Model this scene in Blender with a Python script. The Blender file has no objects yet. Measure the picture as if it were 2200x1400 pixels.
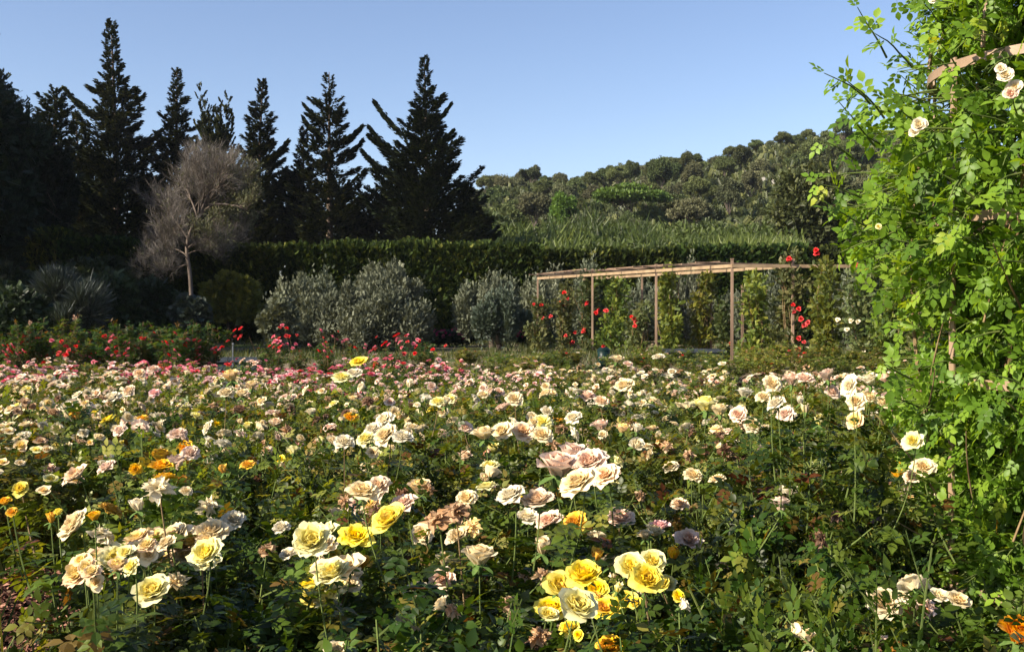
import bpy, math, random
import numpy as np
from mathutils import Vector, Matrix
R = math.radians
rng = np.random.default_rng(7)
random.seed(7)
S = bpy.context.scene
COL = S.collection

# ------------------------------------------------------------------ camera
EYE, FPX, CX, CY, HOR = 1.5, 2140.0, 1100.0, 700.0, 672.0
TILT = math.atan((CY-HOR)/FPX)
cam = bpy.data.cameras.new('camera'); co = bpy.data.objects.new('camera', cam); COL.objects.link(co)
co.location = (0, 0, EYE); co.rotation_euler = (math.pi/2-TILT, 0, 0)
cam.sensor_width = 36; cam.lens = 36*FPX/2200; cam.clip_start = .05; cam.clip_end = 3000
S.camera = co
def at(u, v, d):
    """world point seen at photo pixel (u, v) at depth y = d"""
    ux = (u-CX)/FPX; vy = (CY-v)/FPX
    y = math.cos(TILT)+vy*math.sin(TILT); z = -math.sin(TILT)+vy*math.cos(TILT)
    return Vector((ux*d/y, d, EYE+z*d/y))

# ------------------------------------------------------------------ ground height
def sst(a, b, x):
    t = np.clip((x-a)/(b-a), 0, 1); return t*t*(3-2*t)
def gz(x, y):
    x = np.asarray(x, float); y = np.asarray(y, float)
    z = .24*sst(4, 24, y)
    z = z + .40*np.exp(-(((x+2.15)/.8)**2+((y-4.05)/.75)**2))
    z = z + .03*np.sin(x*1.7+1)*np.sin(y*1.3)*sst(30, 20, y)
    u = x/np.maximum(y, 20)                      # hill: its height runs with direction
    A = 7+19*sst(-.14, .0, u)+3.5*sst(.05, .2, u)+5*sst(.17, .3, u)
    z = z + 3.5*sst(50, 75, y)*sst(-.2, .0, u)
    z = z + (A-3.5)*sst(75, 215, y)+ 1.2*np.sin(x*.09)*np.sin(y*.06+1)*sst(80, 140, y)
    return z
def gzf(x, y): return float(gz(x, y))

# ------------------------------------------------------------------ materials
def lin(c): return tuple(((v/255)/12.92 if v/255 <= .04045 else ((v/255+.055)/1.055)**2.4) for v in c)+(1,)
def newmat(name):
    m = bpy.data.materials.new(name); m.use_nodes = True; nt = m.node_tree; nt.nodes.clear()
    return m, nt, nt.nodes.new, nt.links.new
def ramp(N, stops):
    r = N('ShaderNodeValToRGB'); e = r.color_ramp.elements
    while len(e) < len(stops): e.new(.5)
    for i, (p, c) in enumerate(stops):
        e[i].position = p; e[i].color = tuple(c)+((1,) if len(c) == 3 else ())
    return r
def leafmat(name, stops, trans=.4, rough=.45, spec=.3, tboost=(1.7, 1.45, .4), hv=.12):
    """per-leaf tone comes from attribute rnd; each plant varies a little through object random"""
    m, nt, N, L = newmat(name)
    a = N('ShaderNodeAttribute'); a.attribute_name = 'rnd'
    r = ramp(N, stops); L(a.outputs['Fac'], r.inputs[0])
    oi = N('ShaderNodeObjectInfo')
    mr = N('ShaderNodeMapRange'); mr.inputs[3].default_value = 1-hv*2.2; mr.inputs[4].default_value = 1+hv*2
    L(oi.outputs['Random'], mr.inputs[0])
    mh = N('ShaderNodeMapRange'); mh.inputs[3].default_value = .5-.03*min(1, hv*10); mh.inputs[4].default_value = .5+.02*min(1, hv*10)
    mul = N('ShaderNodeMath'); mul.operation = 'FRACT'; m2 = N('ShaderNodeMath'); m2.operation = 'MULTIPLY'; m2.inputs[1].default_value = 17.3
    L(oi.outputs['Random'], m2.inputs[0]); L(m2.outputs[0], mul.inputs[0]); L(mul.outputs[0], mh.inputs[0])
    h = N('ShaderNodeHueSaturation'); L(r.outputs[0], h.inputs['Color']); L(mr.outputs[0], h.inputs['Value']); L(mh.outputs[0], h.inputs['Hue'])
    p = N('ShaderNodeBsdfPrincipled'); p.inputs['Roughness'].default_value = rough; p.inputs['Specular IOR Level'].default_value = spec
    L(h.outputs[0], p.inputs['Base Color'])
    t = N('ShaderNodeBsdfTranslucent'); mx = N('ShaderNodeMix'); mx.data_type = 'RGBA'; mx.blend_type = 'MULTIPLY'; mx.inputs[0].default_value = 1
    L(h.outputs[0], mx.inputs[6]); mx.inputs[7].default_value = tuple(tboost)+(1,); L(mx.outputs[2], t.inputs[0])
    ms = N('ShaderNodeMixShader'); ms.inputs[0].default_value = trans
    L(p.outputs[0], ms.inputs[1]); L(t.outputs[0], ms.inputs[2])
    o = N('ShaderNodeOutputMaterial'); L(ms.outputs[0], o.inputs[0])
    return m
def petalmat(name, inner, outer, trans=.33, edge=None):
    m, nt, N, L = newmat(name)
    a = N('ShaderNodeAttribute'); a.attribute_name = 'rnd'
    st = [(0, inner), (.62, outer)] + ([(1.0, edge)] if edge else [])
    r = ramp(N, st); L(a.outputs['Fac'], r.inputs[0])
    n = N('ShaderNodeTexNoise'); n.inputs['Scale'].default_value = 3; tc = N('ShaderNodeTexCoord'); L(tc.outputs['Object'], n.inputs[0])
    oi = N('ShaderNodeObjectInfo'); ad = N('ShaderNodeMath'); ad.operation = 'ADD'; L(n.outputs[0], ad.inputs[0])
    ml = N('ShaderNodeMath'); ml.operation = 'MULTIPLY'; ml.inputs[1].default_value = .35; L(oi.outputs['Random'], ml.inputs[0]); L(ml.outputs[0], ad.inputs[1])
    mr = N('ShaderNodeMapRange'); mr.inputs[1].default_value = .3; mr.inputs[2].default_value = 1.1; mr.inputs[3].default_value = .85; mr.inputs[4].default_value = 1.1
    L(ad.outputs[0], mr.inputs[0])
    h = N('ShaderNodeHueSaturation'); L(r.outputs[0], h.inputs['Color']); L(mr.outputs[0], h.inputs['Saturation'])
    mv = N('ShaderNodeMapRange'); mv.inputs[3].default_value = .86; mv.inputs[4].default_value = 1.05; L(oi.outputs['Random'], mv.inputs[0]); L(mv.outputs[0], h.inputs['Value'])
    p = N('ShaderNodeBsdfPrincipled'); p.inputs['Roughness'].default_value = .6; p.inputs['Specular IOR Level'].default_value = .25
    L(h.outputs[0], p.inputs['Base Color'])
    t = N('ShaderNodeBsdfTranslucent'); L(h.outputs[0], t.inputs[0])
    ms = N('ShaderNodeMixShader'); ms.inputs[0].default_value = trans; L(p.outputs[0], ms.inputs[1]); L(t.outputs[0], ms.inputs[2])
    o = N('ShaderNodeOutputMaterial'); L(ms.outputs[0], o.inputs[0])
    return m
def noisemat(name, c1, c2, scale=5, rough=.85, detail=6, c3=None, bump=.0, stretch=(1, 1, 1), spec=.2):
    m, nt, N, L = newmat(name)
    tc = N('ShaderNodeTexCoord'); mp = N('ShaderNodeMapping'); mp.inputs['Scale'].default_value = stretch; L(tc.outputs['Object'], mp.inputs[0])
    n = N('ShaderNodeTexNoise'); n.inputs['Scale'].default_value = scale; n.inputs['Detail'].default_value = detail; L(mp.outputs[0], n.inputs[0])
    st = [(.34, c1), (.62, c2)]+([(.8, c3)] if c3 else [])
    r = ramp(N, st); L(n.outputs[0], r.inputs[0])
    p = N('ShaderNodeBsdfPrincipled'); p.inputs['Roughness'].default_value = rough; p.inputs['Specular IOR Level'].default_value = spec; L(r.outputs[0], p.inputs['Base Color'])
    if bump:
        b = N('ShaderNodeBump'); b.inputs['Strength'].default_value = bump; b.inputs['Distance'].default_value = .02
        n2 = N('ShaderNodeTexNoise'); n2.inputs['Scale'].default_value = scale*6; n2.inputs['Detail'].default_value = 5; L(mp.outputs[0], n2.inputs[0])
        L(n2.outputs[0], b.inputs['Height']); L(b.outputs[0], p.inputs['Normal'])
    o = N('ShaderNodeOutputMaterial'); L(p.outputs[0], o.inputs[0])
    return m
BR = (.10, .035, .012); RD = (.16, .03, .015)
M = {
 'rose_dark': leafmat('rose_leaves_deep_green_shaded', [(0, (.018, .036, .005)), (.5, (.042, .076, .009)), (.80, (.085, .13, .015)), (.9, (.15, .17, .022)), (.95, BR), (.985, (.30, .28, .05))], rough=.42),  # deep green, darkened further to paint in self-shadow of the near bushes
 'rose_mid': leafmat('rose_leaves_mid_green', [(0, (.045, .068, .010)), (.42, (.095, .135, .018)), (.74, (.17, .20, .032)), (.88, (.25, .235, .06)), (.95, (.15, .06, .02)), (.985, (.38, .33, .10))], rough=.42),
 'rose_big': leafmat('rose_leaves_large', [(0, (.028, .052, .006)), (.6, (.06, .098, .011)), (.92, (.11, .15, .018)), (1, (.16, .18, .03))], rough=.4),
 'climb': leafmat('climbing_rose_leaves', [(0, (.055, .115, .012)), (.45, (.13, .245, .022)), (.85, (.24, .37, .038)), (.955, (.34, .36, .035)), (.985, (.30, .12, .02))], rough=.45, trans=.48, hv=.004),
 'climb_far': leafmat('pergola_rose_leaves', [(0, (.05, .085, .018)), (.5, (.11, .15, .022)), (.85, (.21, .23, .03)), (1, (.30, .27, .05))], trans=.3),
 'climb_dull': leafmat('pergola_rose_leaves_dull', [(0, (.035, .055, .018)), (.6, (.08, .10, .03)), (1, (.14, .14, .05))], trans=.25),
 'red_rose': leafmat('red_rose_leaves', [(0, (.018, .045, .010)), (.5, (.04, .085, .014)), (.85, (.08, .12, .025)), (1, (.15, .05, .02))]),
 'conifer': leafmat('conifer_foliage', [(0, (.006, .011, .005)), (.5, (.016, .026, .010)), (.85, (.038, .050, .017)), (1, (.075, .082, .03))], trans=.1, rough=.7, spec=.15),
 'darktree': leafmat('dark_tree_leaves', [(0, (.006, .011, .005)), (.6, (.012, .022, .009)), (1, (.025, .04, .014))], trans=.1, rough=.6, spec=.2),
 'hedge': leafmat('hedge_foliage', [(0, (.009, .018, .005)), (.5, (.022, .040, .008)), (.9, (.055, .082, .014)), (1, (.12, .13, .03))], trans=.2, rough=.7, spec=.15),
 'olive': leafmat('olive_leaves', [(0, (.05, .062, .038)), (.5, (.105, .122, .076)), (.85, (.185, .205, .14)), (1, (.30, .32, .23))], trans=.12, rough=.6, spec=.25, hv=.09),
 'olive_dk': leafmat('olive_leaves_dark', [(0, (.03, .045, .03)), (.6, (.06, .085, .055)), (1, (.12, .15, .10))], trans=.12, rough=.5, spec=.4, hv=.09),
 'shrub_dk': leafmat('dark_shrub_leaves', [(0, (.010, .018, .008)), (.6, (.022, .038, .014)), (1, (.055, .075, .03))], trans=.15),
 'shrub_blue': leafmat('grey_shrub_leaves', [(0, (.012, .018, .014)), (.6, (.03, .042, .032)), (1, (.07, .08, .085))], trans=.1),
 'shrub_yel': leafmat('yellow_shrub_leaves', [(0, (.05, .06, .012)), (.5, (.11, .12, .02)), (1, (.22, .20, .05))], trans=.3),
 'pine': leafmat('hill_pine_needles', [(0, (.045, .062, .024)), (.5, (.085, .112, .042)), (1, (.16, .19, .075))], trans=.12, rough=.8, spec=.1, hv=.10),
 'pine_grey': leafmat('hill_pine_grey', [(0, (.052, .062, .032)), (.5, (.100, .112, .058)), (1, (.18, .185, .10))], trans=.1, rough=.8, spec=.1, hv=.14),
 'pine_bright': leafmat('bright_tree_leaves', [(0, (.05, .09, .015)), (.6, (.10, .17, .022)), (1, (.17, .25, .04))], trans=.25),
 'oak': leafmat('oak_leaves', [(0, (.022, .034, .012)), (.6, (.05, .068, .02)), (1, (.11, .125, .04))], trans=.15, hv=.1),
 'cane': leafmat('reed_blades', [(0, (.035, .06, .014)), (.5, (.08, .125, .026)), (.9, (.145, .20, .045)), (1, (.23, .27, .10))], trans=.25),
 'grass': leafmat('grass_blades', [(0, (.018, .034, .008)), (.6, (.042, .066, .014)), (1, (.12, .12, .05))], trans=.3),
 'twig': noisemat('grey_twigs', (.13, .105, .085), (.24, .20, .17), 8),
 'twigleaf': leafmat('faded_twig_leaves', [(0, (.065, .058, .053)), (.6, (.12, .107, .099)), (1, (.20, .18, .168))], trans=.1, rough=.8),
 'twiggreen': leafmat('sparse_grey_green_leaves', [(0, (.05, .06, .03)), (.6, (.09, .105, .05)), (1, (.14, .15, .08))], trans=.15, rough=.8),
 'bark': noisemat('bark', (.045, .032, .024), (.12, .09, .07), 9, stretch=(1, 1, .25), bump=.5),
 'bark_gray': noisemat('pale_bark', (.07, .055, .046), (.15, .12, .10), 7, stretch=(1, 1, .25), bump=.5),
 'core': noisemat('light_stop_core', (.004, .006, .003), (.010, .012, .006), 4),  # near-black fill of the added hedge box, not modelled branches
 'stem': noisemat('green_stems', (.05, .085, .018), (.12, .15, .04), 14),
 'stem_br': noisemat('brown_stems', (.10, .06, .03), (.21, .15, .075), 14),
 'calyx': noisemat('calyx_green', (.05, .10, .02), (.10, .16, .04), 6),
 'soil': noisemat('garden_ground', (.035, .022, .014), (.10, .065, .042), .9, c3=(.17, .125, .085), bump=.6),
 'metal': noisemat('brown_painted_metal', (.21, .14, .09), (.30, .205, .135), 6, rough=.5, spec=.4, bump=.12),
 'wood': noisemat('weathered_wood', (.12, .08, .055), (.27, .185, .13), 3, stretch=(1, 1, .2), bump=.3),
 'beam': noisemat('pale_timber', (.20, .14, .085), (.31, .225, .14), 3, bump=.2),  # even tan tone, paler than the post wood
 'stone': noisemat('grey_stone', (.07, .08, .09), (.14, .15, .165), 3, bump=.5),
 'darkstone': noisemat('dark_blue_stone', (.018, .024, .034), (.045, .055, .07), 3, bump=.5),
 'chips': leafmat('mulch_chips', [(0, (.05, .025, .015)), (.5, (.14, .075, .045)), (1, (.32, .20, .12))], trans=0, rough=.9, spec=.1),
}
PAL = {
 'cream': petalmat('cream_petals', (.88, .56, .17), (.88, .70, .38), edge=(.88, .75, .49)),
 'white': petalmat('white_petals', (.88, .71, .36), (.88, .77, .53), edge=(.88, .80, .61)),
 'peach': petalmat('peach_petals', (.88, .46, .17), (.90, .65, .40), edge=(.90, .73, .53)),
 'yellow': petalmat('yellow_petals', (.94, .58, .004), (.95, .74, .02), edge=(.95, .82, .14)),
 'lemon': petalmat('pale_yellow_petals', (.94, .68, .03), (.93, .82, .22), edge=(.92, .86, .48)),
 'golden': petalmat('golden_petals', (.88, .32, .005), (.90, .48, .01), edge=(.9, .56, .03)),
 'orange': petalmat('orange_petals', (.85, .22, .005), (.90, .36, .01), edge=(.9, .42, .04)),
 'apricot': petalmat('apricot_petals', (.92, .58, .07), (.91, .72, .28), edge=(.88, .64, .40)),
 'blush': petalmat('blush_petals', (.86, .44, .25), (.88, .63, .47), edge=(.88, .68, .54)),
 'pink': petalmat('pink_petals', (.80, .28, .27), (.88, .50, .46), edge=(.90, .62, .58)),
 'hot': petalmat('deep_pink_petals', (.62, .045, .09), (.76, .13, .20), edge=(.8, .22, .28)),
 'red': petalmat('red_petals', (.42, .004, .006), (.62, .012, .014), edge=(.68, .03, .03)),
 'magenta': petalmat('magenta_petals', (.32, .01, .06), (.48, .03, .13)),
 'tan': petalmat('faded_petals', (.42, .20, .08), (.62, .42, .24), edge=(.5, .32, .18)),
 'brown': petalmat('withered_petals', (.10, .045, .022), (.22, .11, .06), edge=(.28, .17, .10)),
}

# ------------------------------------------------------------------ mesh helpers
def mesh(name, V, F, rnd=None, mats=(), mi=None, smooth=False):
    V = np.asarray(V, np.float32); F = np.asarray(F, np.int32); k = F.shape[1]; m = len(F)
    me = bpy.data.meshes.new(name)
    me.vertices.add(len(V)); me.vertices.foreach_set('co', V.ravel())
    me.loops.add(m*k); me.loops.foreach_set('vertex_index', F.ravel())
    me.polygons.add(m); me.polygons.foreach_set('loop_start', np.arange(0, m*k, k, dtype=np.int32))
    me.polygons.foreach_set('loop_total', np.full(m, k, np.int32))
    if mi is not None: me.polygons.foreach_set('material_index', np.asarray(mi, np.int32))
    me.polygons.foreach_set('use_smooth', np.full(m, smooth))
    if rnd is not None:
        a = me.attributes.new('rnd', 'FLOAT', 'POINT'); a.data.foreach_set('value', np.asarray(rnd, np.float32))
    for x in mats: me.materials.append(x)
    me.update(calc_edges=True); return me
class Acc:
    """collects triangle arrays"""
    def __init__(s): s.V = []; s.F = []; s.r = []; s.n = 0; s.m = []
    def add(s, V, F, r=None, mi=0):
        V = np.asarray(V, np.float32).reshape(-1, 3); F = np.asarray(F, np.int32).reshape(-1, 3)
        s.V.append(V); s.F.append(F+s.n); s.n += len(V)
        if r is None: r = np.full(len(V), .5)
        elif np.isscalar(r): r = np.full(len(V), r)
        s.r.append(r); s.m.append(np.full(len(F), mi))
    def build(s, name, mats, smooth=False):
        return mesh(name, np.concatenate(s.V), np.concatenate(s.F), np.concatenate(s.r), mats, np.concatenate(s.m), smooth)
def unit(a): return a/np.maximum(np.linalg.norm(a, axis=-1, keepdims=True), 1e-9)
def rdir(n): return unit(rng.normal(size=(n, 3)))
LEAF8 = (np.array([(0, 0, 0), (-.26, .25, .05), (-.31, .55, .06), (0, 1, -.10), (.31, .55, .06), (.26, .25, .05), (0, .28, 0), (0, .62, .0)], float),
         np.array([(0, 6, 1), (0, 5, 6), (1, 6, 7), (1, 7, 2), (6, 5, 4), (6, 4, 7), (2, 7, 3), (7, 4, 3)]))
LEAF2 = (np.array([(0, 0, 0), (-.30, .5, .07), (0, 1, -.05), (.30, .5, .07)], float), np.array([(0, 2, 1), (0, 3, 2)]))
BLADE = (np.array([(-.5, 0, 0), (.5, 0, 0), (0.1, 1, 0)], float), np.array([(0, 1, 2)]))
TUFT = (np.array([(0, 0, 0), (-.22, .35, .03), (-.16, .75, 0), (0, 1, 0), (.2, .6, .03), (.18, .25, 0)], float), np.array([(0, 5, 1), (1, 5, 4), (1, 4, 2), (2, 4, 3)]))
def compound(T, pairs=2, size=1.0):
    """a rachis with leaflets; total length about 1.9 leaflet lengths"""
    V, F = T; VV = []; FF = []; n = 0
    def put(px, py, ang, s, pz=0):
        nonlocal n
        c, sn = math.cos(ang), math.sin(ang); W = V*s
        X = W[:, 0]*c+W[:, 1]*sn; Y = -W[:, 0]*sn+W[:, 1]*c
        VV.append(np.stack([X+px, Y+py, W[:, 2]+pz], 1)); FF.append(F+n); n += len(V)
    for k in range(pairs):
        y = .35+.5*k; s = .78+.1*k
        put(.03, y, R(62), s, -.03*k); put(-.03, y, R(-62), s, -.03*k)
    put(0, .35+.5*pairs-.1, 0, 1.05, -.05)
    rv = np.array([(-.02, 0, -.01), (.02, 0, -.01), (0, .35+.5*pairs, -.04)]); VV.append(rv); FF.append(np.array([(0, 1, 2)])+n)
    return np.concatenate(VV)*size, np.concatenate(FF)
def inst(T, pos, Y, Zh, s, rnd=None, wid=None):
    """place template at pos with length axis Y, up hint Zh, scale s"""
    V, F = T; pos = np.asarray(pos, float); N = len(pos)
    Y = unit(Y); Z = unit(Zh-(Zh*Y).sum(1, keepdims=True)*Y); X = np.cross(Y, Z)
    s = np.broadcast_to(np.asarray(s, float), (N,)); w = s if wid is None else wid*s
    VV = pos[:, None]+V[None, :, 0:1]*X[:, None]*w[:, None, None]+(V[None, :, 1:2]*Y[:, None]+V[None, :, 2:3]*Z[:, None])*s[:, None, None]
    FF = F[None]+(np.arange(N)*len(V))[:, None, None]
    r = rng.random(N) if rnd is None else rnd
    return VV.reshape(-1, 3), FF.reshape(-1, 3), np.repeat(r, len(V))
def tube(acc, pts, r0, r1, sides=5, rnd=.5, mi=0):
    pts = np.asarray(pts, float); n = len(pts)
    d = unit(np.gradient(pts, axis=0)); h = np.array([0.31, .95, .11]); a = unit(np.cross(d, h)); b = np.cross(d, a)
    rad = np.linspace(r0, r1, n); th = np.arange(sides)*2*math.pi/sides
    V = pts[:, None]+rad[:, None, None]*(a[:, None]*np.cos(th)[None, :, None]+b[:, None]*np.sin(th)[None, :, None])
    F = []
    for i in range(n-1):
        for j in range(sides):
            k = (j+1) % sides; p, q = i*sides+j, i*sides+k
            F += [(p, q, q+sides), (p, q+sides, p+sides)]
    e = (n-1)*sides
    for j in range(1, sides-1): F += [(0, j+1, j), (e, e+j, e+j+1)]
    acc.add(V.reshape(-1, 3), F, rnd, mi)
def bez(a, c, b, n=7):
    t = np.linspace(0, 1, n)[:, None]; a, c, b = map(np.asarray, (a, c, b))
    return (1-t)**2*a+2*t*(1-t)*c+t*t*b
def box(acc, x0, x1, y0, y1, z0, z1, mi=0):
    V = [(x, y, z) for x in (x0, x1) for y in (y0, y1) for z in (z0, z1)]
    F = [(0, 1, 3), (0, 3, 2), (4, 6, 7), (4, 7, 5), (0, 4, 5), (0, 5, 1), (2, 3, 7), (2, 7, 6), (0, 2, 6), (0, 6, 4), (1, 5, 7), (1, 7, 3)]
    acc.add(V, F, .5, mi)
def beam(acc, p, q, w, h, mi=0):
    p = np.array(p, float); q = np.array(q, float); d = unit((q-p)[None])[0]
    up = np.array([0, 0, 1.]) if abs(d[2]) < .9 else np.array([0, 1., 0])
    s = unit(np.cross(d, up)[None])[0]; u = np.cross(s, d)
    V = [e+s*a*w/2+u*b*h/2 for e in (p, q) for a in (-1, 1) for b in (-1, 1)]
    F = [(0, 1, 3), (0, 3, 2), (4, 6, 7), (4, 7, 5), (0, 4, 5), (0, 5, 1), (2, 3, 7), (2, 7, 6), (0, 2, 6), (0, 6, 4), (1, 5, 7), (1, 7, 3)]
    acc.add(V, F, .5, mi)
# ------------------------------------------------------------------ object helpers
def obj(name, me, parent=None, loc=(0, 0, 0)):
    o = bpy.data.objects.new(name, me); COL.objects.link(o); o.location = loc
    if parent: o.parent = parent
    return o
def thing(name, label, cat, loc=(0, 0, 0), rz=0, group=None, sc=1):
    o = bpy.data.objects.new(name, None); COL.objects.link(o); o.location = loc; o.rotation_euler = (0, 0, rz); o.scale = (sc,)*3 if np.isscalar(sc) else sc
    o.empty_display_size = .2; o['label'] = label; o['category'] = cat
    if group: o['group'] = group
    return o
def struct(o, kind='structure'): o['kind'] = kind; return o
def override(o, mat, i=0):
    key = (o.data.name, mat.name)      # one mesh per shape and colour, shared by every copy
    if key not in MC:
        m = o.data.copy(); m.materials[i] = mat; MC[key] = m
    o.data = MC[key]
MC = {}

# ------------------------------------------------------------------ the ground, one sheet
def axis(segs):
    out = []
    for a, b, st in segs: out += list(np.arange(a, b, st))
    return np.array(out+[segs[-1][1]])
ys = axis([(-60, -4, 8), (-4, 8, .25), (8, 30, .8), (30, 80, 3), (80, 260, 6), (260, 900, 40)])
xs = axis([(-600, -140, 40), (-140, -20, 6), (-20, -5, 1), (-5, 5, .25), (5, 20, 1), (20, 200, 6), (200, 600, 40)])
X, Y = np.meshgrid(xs, ys); Z = gz(X, Y)
V = np.stack([X, Y, Z], -1).reshape(-1, 3); nx = len(xs)
i, j = np.meshgrid(np.arange(len(ys)-1), np.arange(nx-1), indexing='ij'); a = (i*nx+j).ravel()
gm, nt, N, L = newmat('ground_soil_and_turf')
geo = N('ShaderNodeNewGeometry'); sep = N('ShaderNodeSeparateXYZ'); L(geo.outputs['Position'], sep.inputs[0])
n1 = N('ShaderNodeTexNoise'); n1.inputs['Scale'].default_value = 7; n1.inputs['Detail'].default_value = 9; L(geo.outputs['Position'], n1.inputs[0])
n2 = N('ShaderNodeTexNoise'); n2.inputs['Scale'].default_value = .35; n2.inputs['Detail'].default_value = 6; L(geo.outputs['Position'], n2.inputs[0])
r1 = ramp(N, [(.3, (.03, .017, .010)), (.55, (.085, .05, .032)), (.75, (.19, .125, .085))]); L(n1.outputs[0], r1.inputs[0])
r2 = ramp(N, [(.35, (.12, .095, .06)), (.5, (.20, .155, .105)), (.60, (.06, .08, .025))]); L(n2.outputs[0], r2.inputs[0])
r3 = ramp(N, [(.35, (.03, .045, .015)), (.6, (.09, .08, .05)), (.72, (.35, .33, .29))]); L(n2.outputs[0], r3.inputs[0])
f1 = N('ShaderNodeMapRange'); f1.inputs[1].default_value = 15; f1.inputs[2].default_value = 18; L(sep.outputs[1], f1.inputs[0])
f2 = N('ShaderNodeMapRange'); f2.inputs[1].default_value = 45; f2.inputs[2].default_value = 60; L(sep.outputs[1], f2.inputs[0])
m1 = N('ShaderNodeMix'); m1.data_type = 'RGBA'; L(f1.outputs[0], m1.inputs[0]); L(r1.outputs[0], m1.inputs[6]); L(r2.outputs[0], m1.inputs[7])
m2 = N('ShaderNodeMix'); m2.data_type = 'RGBA'; L(f2.outputs[0], m2.inputs[0]); L(m1.outputs[2], m2.inputs[6]); L(r3.outputs[0], m2.inputs[7])
bp = N('ShaderNodeBump'); bp.inputs['Strength'].default_value = .8; bp.inputs['Distance'].default_value = .03; n3 = N('ShaderNodeTexNoise'); n3.inputs['Scale'].default_value = 30; n3.inputs['Detail'].default_value = 6
L(geo.outputs['Position'], n3.inputs[0]); L(n3.outputs[0], bp.inputs['Height'])
pb = N('ShaderNodeBsdfPrincipled'); pb.inputs['Roughness'].default_value = .95; pb.inputs['Specular IOR Level'].default_value = .1; L(m2.outputs[2], pb.inputs['Base Color']); L(bp.outputs[0], pb.inputs['Normal'])
L(pb.outputs[0], N('ShaderNodeOutputMaterial').inputs[0])
struct(obj('ground', mesh('ground', V, np.stack([a, a+1, a+nx+1, a+nx], 1), mats=[gm], smooth=True)))

# ------------------------------------------------------------------ rose blooms
def petal(acc, az, a0, a1, ln, w, lay, roll=0, ruf=.06, nu=6, nv=6, r0=.06, z0=.1, cup=.5, tipc=0, mi=0):
    v = np.linspace(0, 1, nv); u = np.linspace(-1, 1, nu)
    ang = a0+(a1-a0)*v+tipc*v**3; ds = ln/(nv-1)
    r = r0+np.concatenate([[0], np.cumsum(np.sin((ang[1:]+ang[:-1])/2)*ds)])
    h = z0+np.concatenate([[0], np.cumsum(np.cos((ang[1:]+ang[:-1])/2)*ds)])
    wid = 1.18*w*np.interp(v, [0, .25, .5, .75, .9, 1], [.38, .66, .9, 1.0, .93, .70])
    ph = random.random()*6
    U, VV = np.meshgrid(u, np.arange(nv)); W = wid[VV]*U
    rad = r[VV]-cup*(U**2)*wid[VV]*np.cos(ang[VV])*.8-(U**2)*ln*.20*(v[VV]**2)*np.sin(ang[VV])
    hh = h[VV]+cup*(U**2)*wid[VV]*np.sin(ang[VV])*.5-(U**2)*ln*.20*(v[VV]**2)*np.cos(ang[VV])
    rf = ruf*np.sin(U*4+ph)*v[VV]**2; rad = rad+rf*np.cos(ang[VV])+ruf*.6*np.sin(U*7+ph*2)*v[VV]**3; hh = hh+rf*np.sin(ang[VV])
    az = az; c, s = math.cos(az), math.sin(az)
    Wr = W; P = np.stack([rad*c-Wr*s, rad*s+Wr*c, hh], -1).reshape(-1, 3)
    i, j = np.meshgrid(np.arange(nv-1), np.arange(nu-1), indexing='ij'); q = (i*nu+j).ravel()
    F = np.concatenate([np.stack([q, q+1, q+nu+1], 1), np.stack([q, q+nu+1, q+nu], 1)])
    acc.add(P, F, np.clip(lay+.25*(v[VV]-.5).ravel(), 0, 1), mi)
def sepals(acc, s=1.0, n=5):
    for k in range(n):
        petal(acc, k*2*math.pi/n+.3, R(95), R(140), .5*s, .08*s, .5, nu=3, nv=3, r0=.05*s, z0=.06*s, cup=0, ruf=0, mi=1)
    tube(acc, [(0, 0, -.28*s), (0, 0, -.1*s), (0, 0, .12*s)], .05*s, .15*s, 6, mi=1)
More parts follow.
